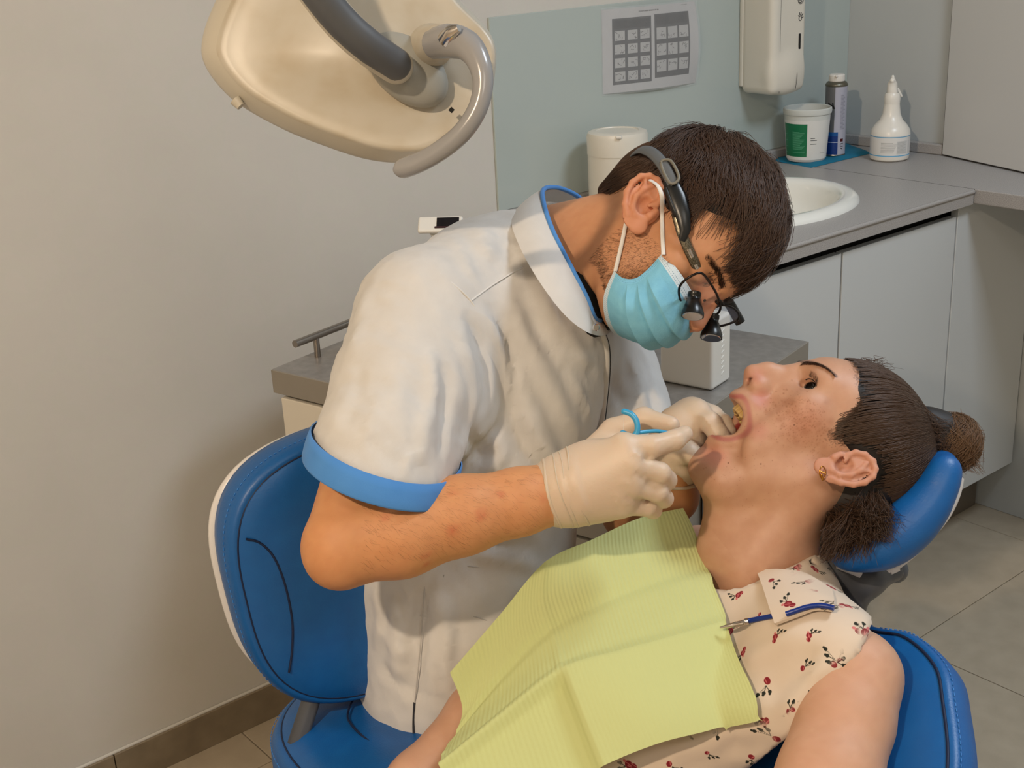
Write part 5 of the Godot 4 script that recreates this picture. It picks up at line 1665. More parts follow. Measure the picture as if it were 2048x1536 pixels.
func build_dentist_hair(o: Node3D, hs: Soft) -> void:
	var H := DH; var A := H.ax(); var mm := 0.001
	var cc := Vector3(0, 47, -12); var cr := Vector3(82, 92, 101)
	var cap := Soft.new()
	cap.egg(H.at(cc.x, cc.y, cc.z), A, cr * mm, 0.01)
	cap.cone(H.at(0, -25, -60), H.at(0, 10, -70), 0.046, 0.050, 0.03)
	cap.egg(H.at(0, 0, 100), A, Vector3(100, 72, 66) * mm, 0.012, 1)
	for x in [-1.0, 1.0]:
		cap.egg(H.at(95 * x, -45, 0), A, Vector3(42, 62, 60) * mm, 0.012, 1)
		cap.egg(H.at(80 * x, 8, 52), A, Vector3(30, 40, 34) * mm, 0.012, 1)
	cap.egg(H.at(0, -95, -20), A, Vector3(120, 62, 120) * mm, 0.015, 1)
	var hair := thing_part("hair", o)
	wpart("hair_base", soft_mesh(cap.net(0.006)), mat(Color(0.055, 0.035, 0.022), 0.7), hair)
	rng.seed = 12
	var whorl := Vector3(10, 112, -78)
	var paths := []; var cols := []
	var tries := 0
	while paths.size() < 9000 and tries < 90000:
		tries += 1
		var d := Vector3(rng.randfn(), rng.randfn(), rng.randfn()).normalized()
		var root := cc + d * cr
		# where hair grows
		if root.z > 30 and root.y < 66 + 10 * absf(d.x): continue
		if absf(root.x) > 45 and root.z > 18 and root.y < 50: continue
		if absf(root.x) > 48 and root.z > -20 and root.y < 26: continue
		if root.y < -32 + 0.0 * root.z or (root.z > -50 and root.y < 0): continue
		if root.x > 40: continue
		var front := smoothstep(-40.0, 70.0, root.z) * smoothstep(20.0, 80.0, root.y)
		var topness := smoothstep(30.0, 110.0, root.y)
		var ln := lerpf(20.0, 66.0, maxf(front, topness * 0.8)) * rng.randf_range(0.75, 1.15)
		var seg := 7
		var tuft := 0.5 + 0.5 * sin(root.x * 0.19 + 1.7 * sin(root.z * 0.11)) * cos(root.z * 0.15 + 1.3 * sin(root.y * 0.1))
		if rng.randf() < 0.05: tuft += 0.7
		var path := []
		var p := root
		var clump := Vector3(sin(root.x * 0.13 + root.z * 0.06), sin(root.z * 0.11 + 2.0), sin(root.y * 0.12 + root.x * 0.05)) * 0.55
		var jit := Vector3(rng.randfn(), rng.randfn(), rng.randfn()) * 0.16 + clump
		for i in seg + 1:
			var w := float(i) / seg
			var nrm := ((p - cc) / (cr * cr)).normalized()
			var q := (p - cc) / cr
			var lift := 1.0 + (3.0 + 9.0 * tuft) * w * (1.0 - 0.5 * w) * (0.35 + topness) + rng.randf_range(0, 1.2)
			var sp := cc + q.normalized() * cr + nrm * (lift + 2.0 * topness)
			path.append(H.at(sp.x, sp.y, sp.z))
			var flow := (p - whorl)
			var want := flow.normalized() + Vector3(0, 0.0, 0.55) * topness + Vector3(-0.25 * signf(root.x + 5.0), -0.5, 0.10) * (1.0 - topness)
			if root.z < -30 and root.y < 40: want = Vector3(0.0, -1.0, -0.15)
			want += jit
			want -= nrm * want.dot(nrm)
			p += want.normalized() * (ln / seg)
		paths.append(path)
		cols.append(Color(0.075, 0.042, 0.024))
	for i in 2600:
		var b := cap.snap(H.at(rng.randf_range(-75, 10), rng.randf_range(-60, 45), rng.randf_range(-118, -30)), 0.0006)
		var q := H.loc(b)
		if absf(cap.d(b) - 0.0006) > 0.002 or q.y > 48: continue
		var path := [b]
		var dr := (-H.u * 0.9 - H.f * 0.25 + H.l * rng.randfn() * 0.15).normalized()
		for k in 4:
			b = cap.snap(b + dr * rng.randf_range(0.0035, 0.006), 0.0008 + 0.0006 * k)
			path.append(b)
		paths.append(path)
		cols.append(Color(0.075, 0.042, 0.024))
	wpart("hair_strands", strands(paths, 0.00045, 0.00018, cols), hair_material(), hair).set_meta("kind", "stuff")
	# eyebrows and stubble
	paths = []; cols = [Color(0.035, 0.02, 0.012), Color(0.06, 0.035, 0.02)]
	for x in [-1.0, 1.0]:
		for i in 260:
			var s := rng.randf()
			var b := H.at(x * lerpf(10, 48, s), lerpf(24, 27, sin(s * PI)) + rng.randf_range(-4, 4) * (1.0 - 0.5 * s), lerpf(97, 74, s * s))
			b = hs.snap(b)
			var n := hs.grad(b, hs.near(b, 0.02), 0.003)
			var dr: Vector3 = (H.l * x * 0.9 + H.u * 0.25 + n * 0.35).normalized()
			paths.append([b, b + dr * 0.005, b + dr * 0.009 - n * 0.0015])
	wpart("eyebrows", strands(paths, 0.00030, 0.00008, cols), hair_material(), hair).set_meta("kind", "stuff")
	paths = []
	for i in 2600:
		var b := H.at(-60, lerpf(-108, -12, rng.randf()), lerpf(0, 70, rng.randf()))
		var dir := (H.at(0, -50, 30) - b).normalized()
		b = hs.snap(b)
		var q := H.loc(b)
		if q.y > -16 - (40.0 - q.z) * 0.25 or q.z < 2: continue
		var n := hs.grad(b, hs.near(b, 0.02), 0.003)
		var dr: Vector3 = (-H.u * 0.7 + n * 0.6 + H.f * rng.randf_range(-0.4, 0.4)).normalized()
		paths.append([b - n * 0.0004, b + dr * rng.randf_range(0.002, 0.0038)])
	wpart("stubble", strands(paths, 0.00011, 0.00006, [Color(0.09, 0.05, 0.03), Color(0.14, 0.08, 0.045)]), hair_material(), hair).set_meta("kind", "stuff")

func on_skin(hs: Soft, list: Array, off := 0.003) -> Array:
	var out := []
	for h in onto(hs, list): out.append(h - CF * off)
	return out

func build_mask(o: Node3D, hs: Soft) -> void:
	var c := pix([
		[1228, 541, 1.421], [1207, 596, 1.422], [1216, 652, 1.452], [1247, 672, 1.545], [1300, 640, 1.60],
		[1246, 556, 1.411], [1240, 622, 1.400], [1266, 678, 1.430], [1300, 686, 1.510], [1340, 650, 1.59],
		[1272, 556, 1.405], [1284, 622, 1.390], [1316, 680, 1.415], [1345, 682, 1.495], [1372, 640, 1.58],
		[1299, 535, 1.403], [1326, 592, 1.390], [1364, 654, 1.410], [1386, 655, 1.488], [1400, 615, 1.57],
		[1326, 504, 1.403], [1362, 548, 1.398], [1396, 602, 1.420], [1408, 612, 1.497], [1420, 585, 1.56]])
	var g := sheet(c, 5, 5, 81, 121)
	var p: Array = g[0]; var w: int = g[1]; var h: int = g[2]
	var ns := grid_normals(g)
	for j in h:
		for i in w:
			var s := float(i) / (w - 1); var t := float(j) / (h - 1)
			var pleat := 0.0
			for e in [0.34, 0.50, 0.66]:
				var q: float = (t - e) / 0.16
				if q > 0.0 and q < 1.0: pleat += (1.0 - q)
			var fan := smoothstep(0.05, 0.22, s)
			var n: Vector3 = ns[j * w + i]
			if n.dot(CF) > 0 and i < w / 2: n = -n
			p[j * w + i] += n * 0.0060 * pleat * fan
	var im := canvas(512, 512, Color(0.36, 0.66, 0.78))
	var nz := FastNoiseLite.new(); nz.seed = 8; nz.frequency = 0.02
	for y in 256:
		for x in 256:
			var v := nz.get_noise_2d(x * 2, y * 1.2) * 0.035
			im.fill_rect(Rect2i(x * 2, y * 2, 2, 2), Color(0.47 + v, 0.725 + v, 0.83 + v * 0.7))
	im.fill_rect(Rect2i(0, 456, 512, 56), Color(0.80, 0.86, 0.90))
	im.fill_rect(Rect2i(0, 0, 512, 40), Color(0.78, 0.84, 0.88))
	im.fill_rect(Rect2i(0, 40, 26, 416), Color(0.50, 0.76, 0.88))
	var dk := Color(0.16, 0.36, 0.48, 0.75)
	for k in 62:
		var x := 4.0 + k * 8.2
		for y in [464, 476, 502]: dot_px(im, Vector2(x, y), 1.6, dk)
		for y in [10, 22, 34]: dot_px(im, Vector2(x, y), 1.5, dk)
	for k in 46:
		for x in [5, 13, 21]: dot_px(im, Vector2(x, 52 + k * 8.6), 1.6, dk)
	var mm := mat(Color(1, 1, 1), 0.8)
	mm.albedo_texture = tex_of(im)
	mm.normal_enabled = true
	mm.normal_texture = noise_tex(0.3, [], 55, 256, FastNoiseLite.TYPE_SIMPLEX, 2, 3.0)
	mm.normal_scale = 0.12
	mm.cull_mode = BaseMaterial3D.CULL_DISABLED
	var mk := thing_part("face_mask", o)
	wpart("mask_sheet", grid_mesh(p, w, h), mm, mk)
	var lp: Material = M.white_matte
	wpart("ear_loop", tube(catmull(on_skin(hs, [[1326, 510], [1324, 470], [1323, 430]], 0.004) + pix([[1324, 395, 1.388], [1316, 372, 1.392], [1300, 360, 1.41]])), 0.0024, 8, true, 0.35, CR), lp, mk)
	wpart("ear_loop", tube(catmull(on_skin(hs, [[1230, 543], [1239, 505], [1247, 468], [1251, 448]], 0.004)), 0.0023, 8, true, 0.35, CR), lp, mk)

func lens_plane(pts: Array) -> Array:       # lenses stand 106 mm before the middle of the head
	var q := DH.at(0, 0, 106)
	return pts.map(func(p: Vector3) -> Vector3:
		var d := p - CC
		return CC + d * ((q - CC).dot(DH.f) / d.dot(DH.f)))

func build_loupes() -> void:
	var o := thing("loupe_glasses", "dark framed magnifying loupe glasses worn by the dentist with grey head strap", "glasses", P(1400, 560, 1.42))
	var fm := mat(Color(0.09, 0.065, 0.06), 0.3, 0.5)
	var blk := mat(Color(0.025, 0.025, 0.028), 0.3)
	var rim1 := pix([[1402, 546, 1.412], [1376, 556, 1.405], [1359, 574, 1.400], [1360, 598, 1.397], [1374, 622, 1.398], [1400, 634, 1.408], [1428, 632, 1.425], [1441, 616, 1.438], [1434, 590, 1.436], [1420, 566, 1.424]])
	var rim2 := pix([[1446, 610, 1.455], [1424, 618, 1.448], [1408, 632, 1.447], [1406, 648, 1.455], [1420, 654, 1.472], [1450, 650, 1.492], [1474, 640, 1.505], [1477, 628, 1.506], [1466, 616, 1.49]])
	rim1 = lens_plane(rim1); rim2 = lens_plane(rim2)
	for r in [rim1, rim2]:
		var q := catmull(r, 6, true); q.append(q[0])
		wpart("lens_rim", tube(q, 0.0014, 8, false), fm, o)
		var mid := Vector3.ZERO
		for e in r: mid += e / r.size()
		var st := SurfaceTool.new(); st.begin(Mesh.PRIMITIVE_TRIANGLES)
		st.set_smooth_group(0)
		for i in q.size() - 1:
			for e in [mid, q[i + 1], q[i]]: st.add_vertex(e)
		st.generate_normals()
		var gl := mat(Color(0.9, 0.93, 0.95, 0.10), 0.03)
		gl.transparency = BaseMaterial3D.TRANSPARENCY_ALPHA
		wpart("lens", st.commit(), gl, o)
	wpart("bridge", tube(catmull(lens_plane(pix([[1440, 612, 1.437], [1432, 604, 1.43], [1438, 600, 1.437], [1447, 609, 1.452]]))), 0.0014, 8), fm, o)
	wpart("nose_pad", round_tube(pix([[1410, 602, 1.43], [1418, 606, 1.43]]), 0.0022, 8), fm, o)
	# magnifiers
	var axis := dirv(-0.12, 0.90, -0.30).normalized()
	for q in [[1389, 586, 1.398], [1426, 631, 1.442]]:
		var a: Vector3 = lens_plane([P(q[0], q[1], q[2])])[0] + axis * 0.0
		var lb := thing_part("magnifier", o)
		wpart("barrel", tube([a, a + axis * 0.004, a + axis * 0.0045, a + axis * 0.009, a + axis * 0.0095, a + axis * 0.024, a + axis * 0.0275], [0.0074, 0.0074, 0.0068, 0.0068, 0.0078, 0.0125, 0.0125], 28), blk, lb)
		wpart("front_lens", tube([a + axis * 0.0274, a + axis * 0.0282], [0.0112, 0.0106], 28), mat(Color(0.72, 0.73, 0.76), 0.04, 0.9), lb)
	# temples, buckle and strap
	var silver := tri(mat(Color(1, 1, 1), 0.35, 0.7), 30.0)
	silver.albedo_texture = noise_tex(0.25, [[0.0, Color(0.20, 0.19, 0.15)], [0.5, Color(0.50, 0.47, 0.40)], [1.0, Color(0.78, 0.76, 0.68)]], 91, 128, FastNoiseLite.TYPE_CELLULAR, 1)
	wpart("temple_bar", tube(pix([[1352, 425, 1.402], [1362, 462, 1.398], [1375, 495, 1.398], [1388, 522, 1.402], [1400, 548, 1.412]]), 0.0056, 8, true, 0.35, dirv(0.95, -0.35, 0)), silver, o)
	wpart("temple_plate", tube(pix([[1377, 498, 1.3955], [1395, 538, 1.4055]]), 0.0024, 8, true, 0.3, dirv(0.95, -0.35, 0)), M.chrome, o)
	wpart("temple_cover", tube(pix([[1340, 362, 1.408], [1354, 395, 1.400], [1366, 430, 1.3955], [1371, 460, 1.3945], [1364, 482, 1.3965]]), [0.0085, 0.0105, 0.0085, 0.0062, 0.0040], 10, true, 0.35, dirv(0.93, -0.3, 0)), mat(Color(0.075, 0.085, 0.09), 0.32), o)
	wpart("ear_tip", tube(catmull(pix([[1330, 378, 1.405], [1340, 405, 1.400], [1352, 432, 1.398]])), 0.0042, 8, true, 0.5), mat(Color(0.06, 0.07, 0.075), 0.4), o)
	wpart("strap", tube(catmull(pix([[1262, 330, 1.52], [1268, 308, 1.49], [1284, 299, 1.462], [1303, 305, 1.438], [1322, 324, 1.420], [1340, 356, 1.407], [1346, 372, 1.404]])), 0.0068, 10, true, 0.3, dirv(0.75, -0.62, 0)), mat(Color(0.36, 0.38, 0.40), 0.7), o)
	var bu := pix([[1322, 326, 1.416], [1342, 322, 1.414], [1358, 356, 1.402], [1340, 366, 1.402]])
	bu = catmull(bu, 4, true); bu.append(bu[0])
	wpart("buckle", tube(bu, 0.0018, 8, false), mat(Color(0.46, 0.45, 0.41), 0.5), o)
	wpart("temple_end", tube(pix([[1444, 584, 1.50], [1462, 612, 1.508], [1481, 646, 1.515]]), 0.0062, 8, true, 0.6, dirv(0.9, -0.4, 0)), blk, o)
# ---------------------------------------------------------------- the patient
var PH: Frame
func build_patient() -> void:
	var l := dirv(-0.02, -0.05, 1.0).normalized()
	var f0 := dirv(-0.6, -0.8, 0.0)
	PH = frame(P(1665, 915, 1.388), l, dirv(0.8, -0.6, 0.0))
	if PH.f.dot(f0) < 0: PH.f = -PH.f
	PH.o += PH.l * 0.071 + PH.f * 0.004
	var H := PH; var A := H.ax(); var mm := 0.001
	var o := thing("person", "reclining person in cream flowered sleeveless blouse with mouth wide open and brown hair bun", "person", P(1500, 1300, 1.42))
	var body := ArrayMesh.new()
	var s := Soft.new()
	s.egg(H.at(0, 40, -18), A, Vector3(72, 79, 91) * mm, 0.02)
	s.egg(H.at(0, 52, 32), A, Vector3(54, 36, 50) * mm, 0.02)
	s.egg(H.at(0, 2, 28), A, Vector3(56, 50, 56) * mm, 0.02)
	for x in [-1.0, 1.0]:
		s.cone(H.at(8 * x, 42, 79), H.at(40 * x, 48, 58), 0.0075, 0.008, 0.014)
		s.egg(H.at(47 * x, 14, 44), A, Vector3(15, 17, 23) * mm, 0.018)
		s.egg(H.at(40 * x, -38, 34), A, Vector3(15, 42, 33) * mm, 0.02)
		s.cone(H.at(50 * x, -36, -8), H.at(24 * x, -106, 34), 0.016, 0.016, 0.02)
		s.cone(H.at(24 * x, -106, 34), H.at(0, -110, 54), 0.016, 0.016, 0.02)
	s.egg(H.at(0, -95, 44), A, Vector3(31, 24, 27) * mm, 0.02)
	s.ball(H.at(0, -112, 59), 0.0142, 0.012)
	s.egg(H.at(0, -31, 77), A, Vector3(25, 17, 19) * mm, 0.014)
	# eyes
	for x in [-1.0, 1.0]:
		s.egg(H.at(31 * x, 33, 87), A, Vector3(17, 10, 15) * mm, 0.012, 1)
		s.egg(H.at(31 * x, 31, 58), A, Vector3(14.5, 12.5, 13.5) * mm, 0.005)
	# nose
	s.chain([H.at(0, 29, 84), H.at(0, 10, 102), H.at(0, -5, 110)], [0.0075, 0.0082, 0.0108], 0.012)
	for x in [-1.0, 1.0]: s.egg(H.at(11.5 * x, -11, 96), A, Vector3(7.5, 8.5, 11) * mm, 0.006)
	s.cone(H.at(0, -15, 103), H.at(0, -26, 93), 0.0055, 0.006, 0.008)
	s.cone(H.at(0, 24, 80), H.at(0, -8, 92), 0.012, 0.015, 0.012)
	# the open mouth, then lips round it
	var mb := Basis(H.l, H.u * 0.84 + H.f * 0.54, H.f * 0.84 - H.u * 0.54)
	var mc := H.at(0, -56, 60); var mc2 := H.at(0, -58, 88)
	s.egg(H.at(0, -47, 63), mb, Vector3(31, 33, 25) * mm, 0.022)
	var ul := []; var ll := []
	for e in [[-17, -32, 91], [-9, -34.5, 96], [0, -37, 97], [9, -34.5, 96], [17, -32, 91]]: ul.append(H.at(e[0], e[1], e[2]))
	for e in [[-20, -72, 66], [-12, -80, 70], [0, -85, 72], [12, -80, 70], [20, -72, 66]]: ll.append(H.at(e[0], e[1], e[2]))
	s.chain(ul, [0.0040, 0.0048, 0.0050, 0.0048, 0.0040], 0.014)
	s.chain(ll, [0.0048, 0.0060, 0.0066, 0.0060, 0.0048], 0.014)
	s.egg(mc, mb, Vector3(22, 19, 38) * mm, 0.006, 1)
	s.egg(mc2, mb, Vector3(26.5, 21, 25) * mm, 0.006, 1)
	for x in [-1.0, 1.0]:
		s.egg(H.at(7.0 * x, -14.5, 104), A, Vector3(3.2, 4.2, 5.5) * mm, 0.003, 1)
		s.egg(H.at(32 * x, 32, 70), Basis(H.f, -0.12 * x) * A, Vector3(17.0, 7.2, 10) * mm, 0.0022, 1)
	# neck
	var n0 := P(1520, 1120, 1.468)
	s.chain([H.at(0, -50, -22), n0, P(1530, 1200, 1.47)], [0.055, 0.058, 0.066], 0.03)
	s.cone(H.at(-46, -35, -30), P(1490, 1140, 1.425), 0.016, 0.014, 0.03)
	s.cone(H.at(0, -98, 26), P(1452, 1090, 1.465), 0.020, 0.026, 0.035)
	var hm := s.net(0.0030)
	var uvs := PackedVector2Array(); var cols := PackedColorArray()
	for p in hm[0]:
		var q := H.loc(p)
		uvs.append(Vector2((q.z + 110.0) / 260.0, 1.0 - (q.y + 150.0) / 300.0))
		var c := Color(1, 1, 1)
		var w: Vector3 = p - mc
		var e := Vector3(w.dot(mb.x) / 22.0, w.dot(mb.y) / 19.0, w.dot(mb.z) / 38.0).length() * 1000.0
		if e < 1.06 and w.dot(mb.z) < 0.016: c = Color(0.70, 0.24, 0.21)
		cols.append(c)
	soft_mesh(hm, cols, uvs, body)
	var skin := mat(Color(1, 1, 1), 0.52)
	skin.albedo_texture = tex_of(face_image(s))
	skin.vertex_color_use_as_albedo = true
	skin.subsurf_scatter_enabled = true; skin.subsurf_scatter_strength = 0.12
	body.surface_set_material(0, skin)
	stage("patient head")
	var sk2 := skin_mat(71)
	var es := Soft.new()
	var up := (H.u * 0.90 - H.f * 0.43).normalized(); var bk := (-H.f * 0.90 - H.u * 0.43).normalized()
	add_ear(es, P(1680, 918, 1.381), up, bk, -H.l, 1.02)
	var em := es.net(0.0018, AABB(), 6.0)
	cols = PackedColorArray()
	for p in em[0]: cols.append(Color(0.55, 0.27, 0.18))
	soft_mesh(em, cols, PackedVector2Array(), body)
	# arms and trunk
	var b := Soft.new()
	var N0 := P(1555, 1175, 1.475)
	b.chain([n0, N0, N0 + T_T * 0.25, N0 + T_T * 0.55], [0.052, 0.050, 0.06, 0.07], 0.03)
	b.chain([N0 + T_T * 0.07 - T_N * 0.03, P(1702, 1352, 1.308), P(1690, 1440, 1.278), P(1658, 1560, 1.240), P(1560, 1780, 1.17), P(1250, 1850, 1.15)], [0.035, 0.045, 0.0455, 0.0475, 0.042, 0.034], 0.02)
	b.egg(P(1724, 1356, 1.30), Basis(CR, CU, CF), Vector3(0.034, 0.034, 0.038), 0.02)
	b.chain([N0 + T_T * 0.06, P(1400, 1130, 1.60), P(1080, 1330, 1.53), P(955, 1425, 1.445), P(830, 1560, 1.395), P(710, 1700, 1.36)], [0.05, 0.045, 0.034, 0.0305, 0.027, 0.025], 0.02)
	var bm := b.net(0.0075)
	cols = PackedColorArray()
	var nz := FastNoiseLite.new(); nz.seed = 24; nz.frequency = 60.0
	var mole := onto(b, [[1683, 1373], [1640, 1430], [1720, 1290]])
	for p in bm[0]:
		var c := Color(0.60, 0.345, 0.225).lerp(Color(0.54, 0.295, 0.185), clampf(nz.get_noise_3dv(p) * 0.7 + 0.4, 0, 1))
		if (p as Vector3).distance_to(mole[0]) < 0.0035: c = Color(0.30, 0.13, 0.07)
		cols.append(c)
	soft_mesh(bm, cols, PackedVector2Array(), body)
	# hands, resting beyond the frame
	var k2 := 3
	for e in [[P(1560, 1780, 1.17), P(1250, 1850, 1.15), 1.0], [P(830, 1560, 1.395), P(710, 1700, 1.36), -1.0]]:
		var hd := Soft.new()
		var dr: Vector3 = (e[1] - e[0]).normalized()
		hd.cone(e[1] - dr * 0.05, e[1] + dr * 0.004, 0.027, 0.024, 0.01)
		add_hand(hd, e[1], dr, Vector3.UP, T_S * e[2])
		var hn := hd.net(0.004)
		cols = PackedColorArray()
		for p in hn[0]: cols.append(Color(0.57, 0.32, 0.205))
		soft_mesh(hn, cols, PackedVector2Array(), body)
		body.surface_set_material(k2, sk2)
		k2 += 1
	body.surface_set_material(1, sk2); body.surface_set_material(2, sk2)
	wpart("body", body, null, o)
	stage("patient body")
	# eyes, lashes, teeth, tongue
	for x in [-1.0, 1.0]:
		var ey := thing_part("eye", o)
		var ec := H.at(31 * x, 31, 57.3)
		wpart("eyeball", _sphere(ec, 0.0127), mat(Color(0.80, 0.76, 0.72), 0.08), ey)
		var gz: Vector3 = (H.f * 0.84 + H.l * x * 0.44 + H.u * 0.10).normalized()
		wpart("iris", tube([ec + gz * 0.0105, ec + gz * 0.0119, ec + gz * 0.0129], [0.0068, 0.0062, 0.0038], 20), mat(Color(0.07, 0.045, 0.03), 0.05), ey)
	var paths := []
	rng.seed = 31
	for x in [-1.0, 1.0]:
		var rim := []
		for k in 13:
			var w := k / 12.0
			rim.append(s.snap(H.at(x * lerpf(19, 46, w), 32.0 + 7.6 * sqrt(maxf(0.0, 1.0 - pow(w * 1.75 - 0.82, 2.0))) + 1.2 * w, lerpf(72, 62, w * w))))
		wpart("eye_liner", tube(catmull(rim, 3), 0.0007, 6), mat(Color(0.05, 0.04, 0.05), 0.6), o)
		for i in 60:
			var w := rng.randf()
			var r: Vector3 = rim[mini(int(w * 12.0), 11)].lerp(rim[mini(int(w * 12.0), 11) + 1], fmod(w * 12.0, 1.0))
			var d: Vector3 = (H.f * 0.8 + H.u * 0.45 + H.l * x * lerpf(-0.2, 0.6, w)).normalized()
			var ln := rng.randf_range(0.005, 0.008)
			paths.append([r, r + d * ln * 0.5, r + d * ln + H.u * 0.0025])
	wpart("eyelashes", strands(paths, 0.00016, 0.00005, [Color(0.02, 0.015, 0.015)]), hair_material(), o).set_meta("kind", "stuff")
	paths = []
	for x in [-1.0, 1.0]:
		for i in 420:
			var w := rng.randf()
			var r := s.snap(H.at(x * lerpf(10, 46, w), lerpf(44, 59, sin(w * 1.95)) + rng.randf_range(-3.6, 3.6) * (1.15 - w), lerpf(88, 60, w * w)))
			var n := s.grad(r, s.near(r, 0.02), 0.003)
			var d: Vector3 = (H.l * x * 0.9 + H.u * (0.35 - 0.6 * w) + n * 0.2).normalized()
			paths.append([r - n * 0.0003, r + d * 0.0035, r + d * 0.006 - n * 0.0008])
	wpart("eyebrows", strands(paths, 0.00022, 0.00006, [Color(0.07, 0.04, 0.028), Color(0.11, 0.065, 0.045)]), hair_material(), o).set_meta("kind", "stuff")
	var tm := mat(Color(0.80, 0.66, 0.42), 0.22)
	var tl := []
	for k in range(-6, 7):
		var a := k * 0.26
		var c := H.at(20.5 * sin(a), -42.0 - 4.0 * (1.0 - cos(a)), 62 + 28.0 * cos(a))
		tl.append([rbox(0.0072, 0.0105 if absi(k) < 4 else 0.008, 0.0058, 0.0022, 2), Transform3D(Basis(H.u, -a) * A, c)])
	for k in range(-6, 7):
		var a := k * 0.26
		var c := H.at(19.5 * sin(a), -74.5, 44 + 23.0 * cos(a))
		tl.append([rbox(0.0062, 0.009, 0.0055, 0.002, 2), Transform3D(Basis(H.u, -a) * A, c)])
	wpart("teeth", merged(tl), tm, o)
	var tg := Soft.new()
	tg.egg(H.at(0, -80, 46), Basis(H.l, -0.25) * A, Vector3(17, 8, 24) * mm, 0.01)
	wpart("tongue", soft_mesh(tg.net(0.004)), mat(Color(0.45, 0.13, 0.12), 0.25), o)
	# gold earring
	var er := thing("earring", "small gold hoop earring with tiny pendant on the patient's ear lobe", "earring", P(1645, 944, 1.368))
	var ring := []
	for k in 25: ring.append(P(1645 + 6 * sin(TAU * k / 24), 945 + 12 * cos(TAU * k / 24), 1.366 + 0.003 * sin(TAU * k / 24)))
	var gold := mat(Color(0.75, 0.52, 0.22), 0.25, 1.0)
	wpart("hoop", tube(ring, 0.0007, 8, false), gold, er)
	wpart("pendant", round_tube(pix([[1643, 950, 1.365], [1645, 959, 1.365]]), 0.0013, 8), gold, er)
	wpart("bar", round_tube(pix([[1639, 942, 1.366], [1651, 948, 1.365]]), 0.0008, 8), gold, er)
	build_patient_hair(o)
	stage("patient hair")
	build_blouse(o, N0)
	stage("blouse")
	# trousers and shoes, out of the frame
	var lg := Soft.new()
	var fw := Vector3(T_T.x, 0, T_T.z).normalized()
	var pv := N0 + T_T * 0.66 - T_N * 0.01
	lg.egg(pv, Basis(T_S, T_T, T_N), Vector3(0.165, 0.12, 0.10), 0.04)
	for x in [-1.0, 1.0]:
		var kn: Vector3 = pv + fw * 0.42 + T_S * 0.10 * x + Vector3.UP * 0.02
		lg.chain([pv + T_S * 0.085 * x, kn, kn + fw * 0.40 - Vector3.UP * 0.03], [0.088, 0.060, 0.045], 0.03)
		var sh := Soft.new()
		var an: Vector3 = kn + fw * 0.43 - Vector3.UP * 0.03
		sh.chain([an, an + fw * 0.04 - Vector3.UP * 0.02, an + fw * 0.06 + Vector3.UP * 0.13], [0.040, 0.040, 0.030], 0.02)
		wpart("shoe", soft_mesh(sh.net(0.01)), M.dark_plastic, o)
	wpart("trousers", soft_mesh(lg.net(0.012)), cloth_mat(Color(0.16, 0.18, 0.24), Color(0.20, 0.22, 0.28), 141), o)

func _sphere(c: Vector3, r: float) -> Mesh:
	var m := SphereMesh.new(); m.radius = r; m.height = r * 2; m.radial_segments = 28; m.rings = 16
	return merged([[m, Transform3D(Basis.IDENTITY, c)]])

func fz(z: float, y: float) -> Vector2: return Vector2((z + 110.0) / 260.0 * 1024.0, (1.0 - (y + 150.0) / 300.0) * 1024.0)

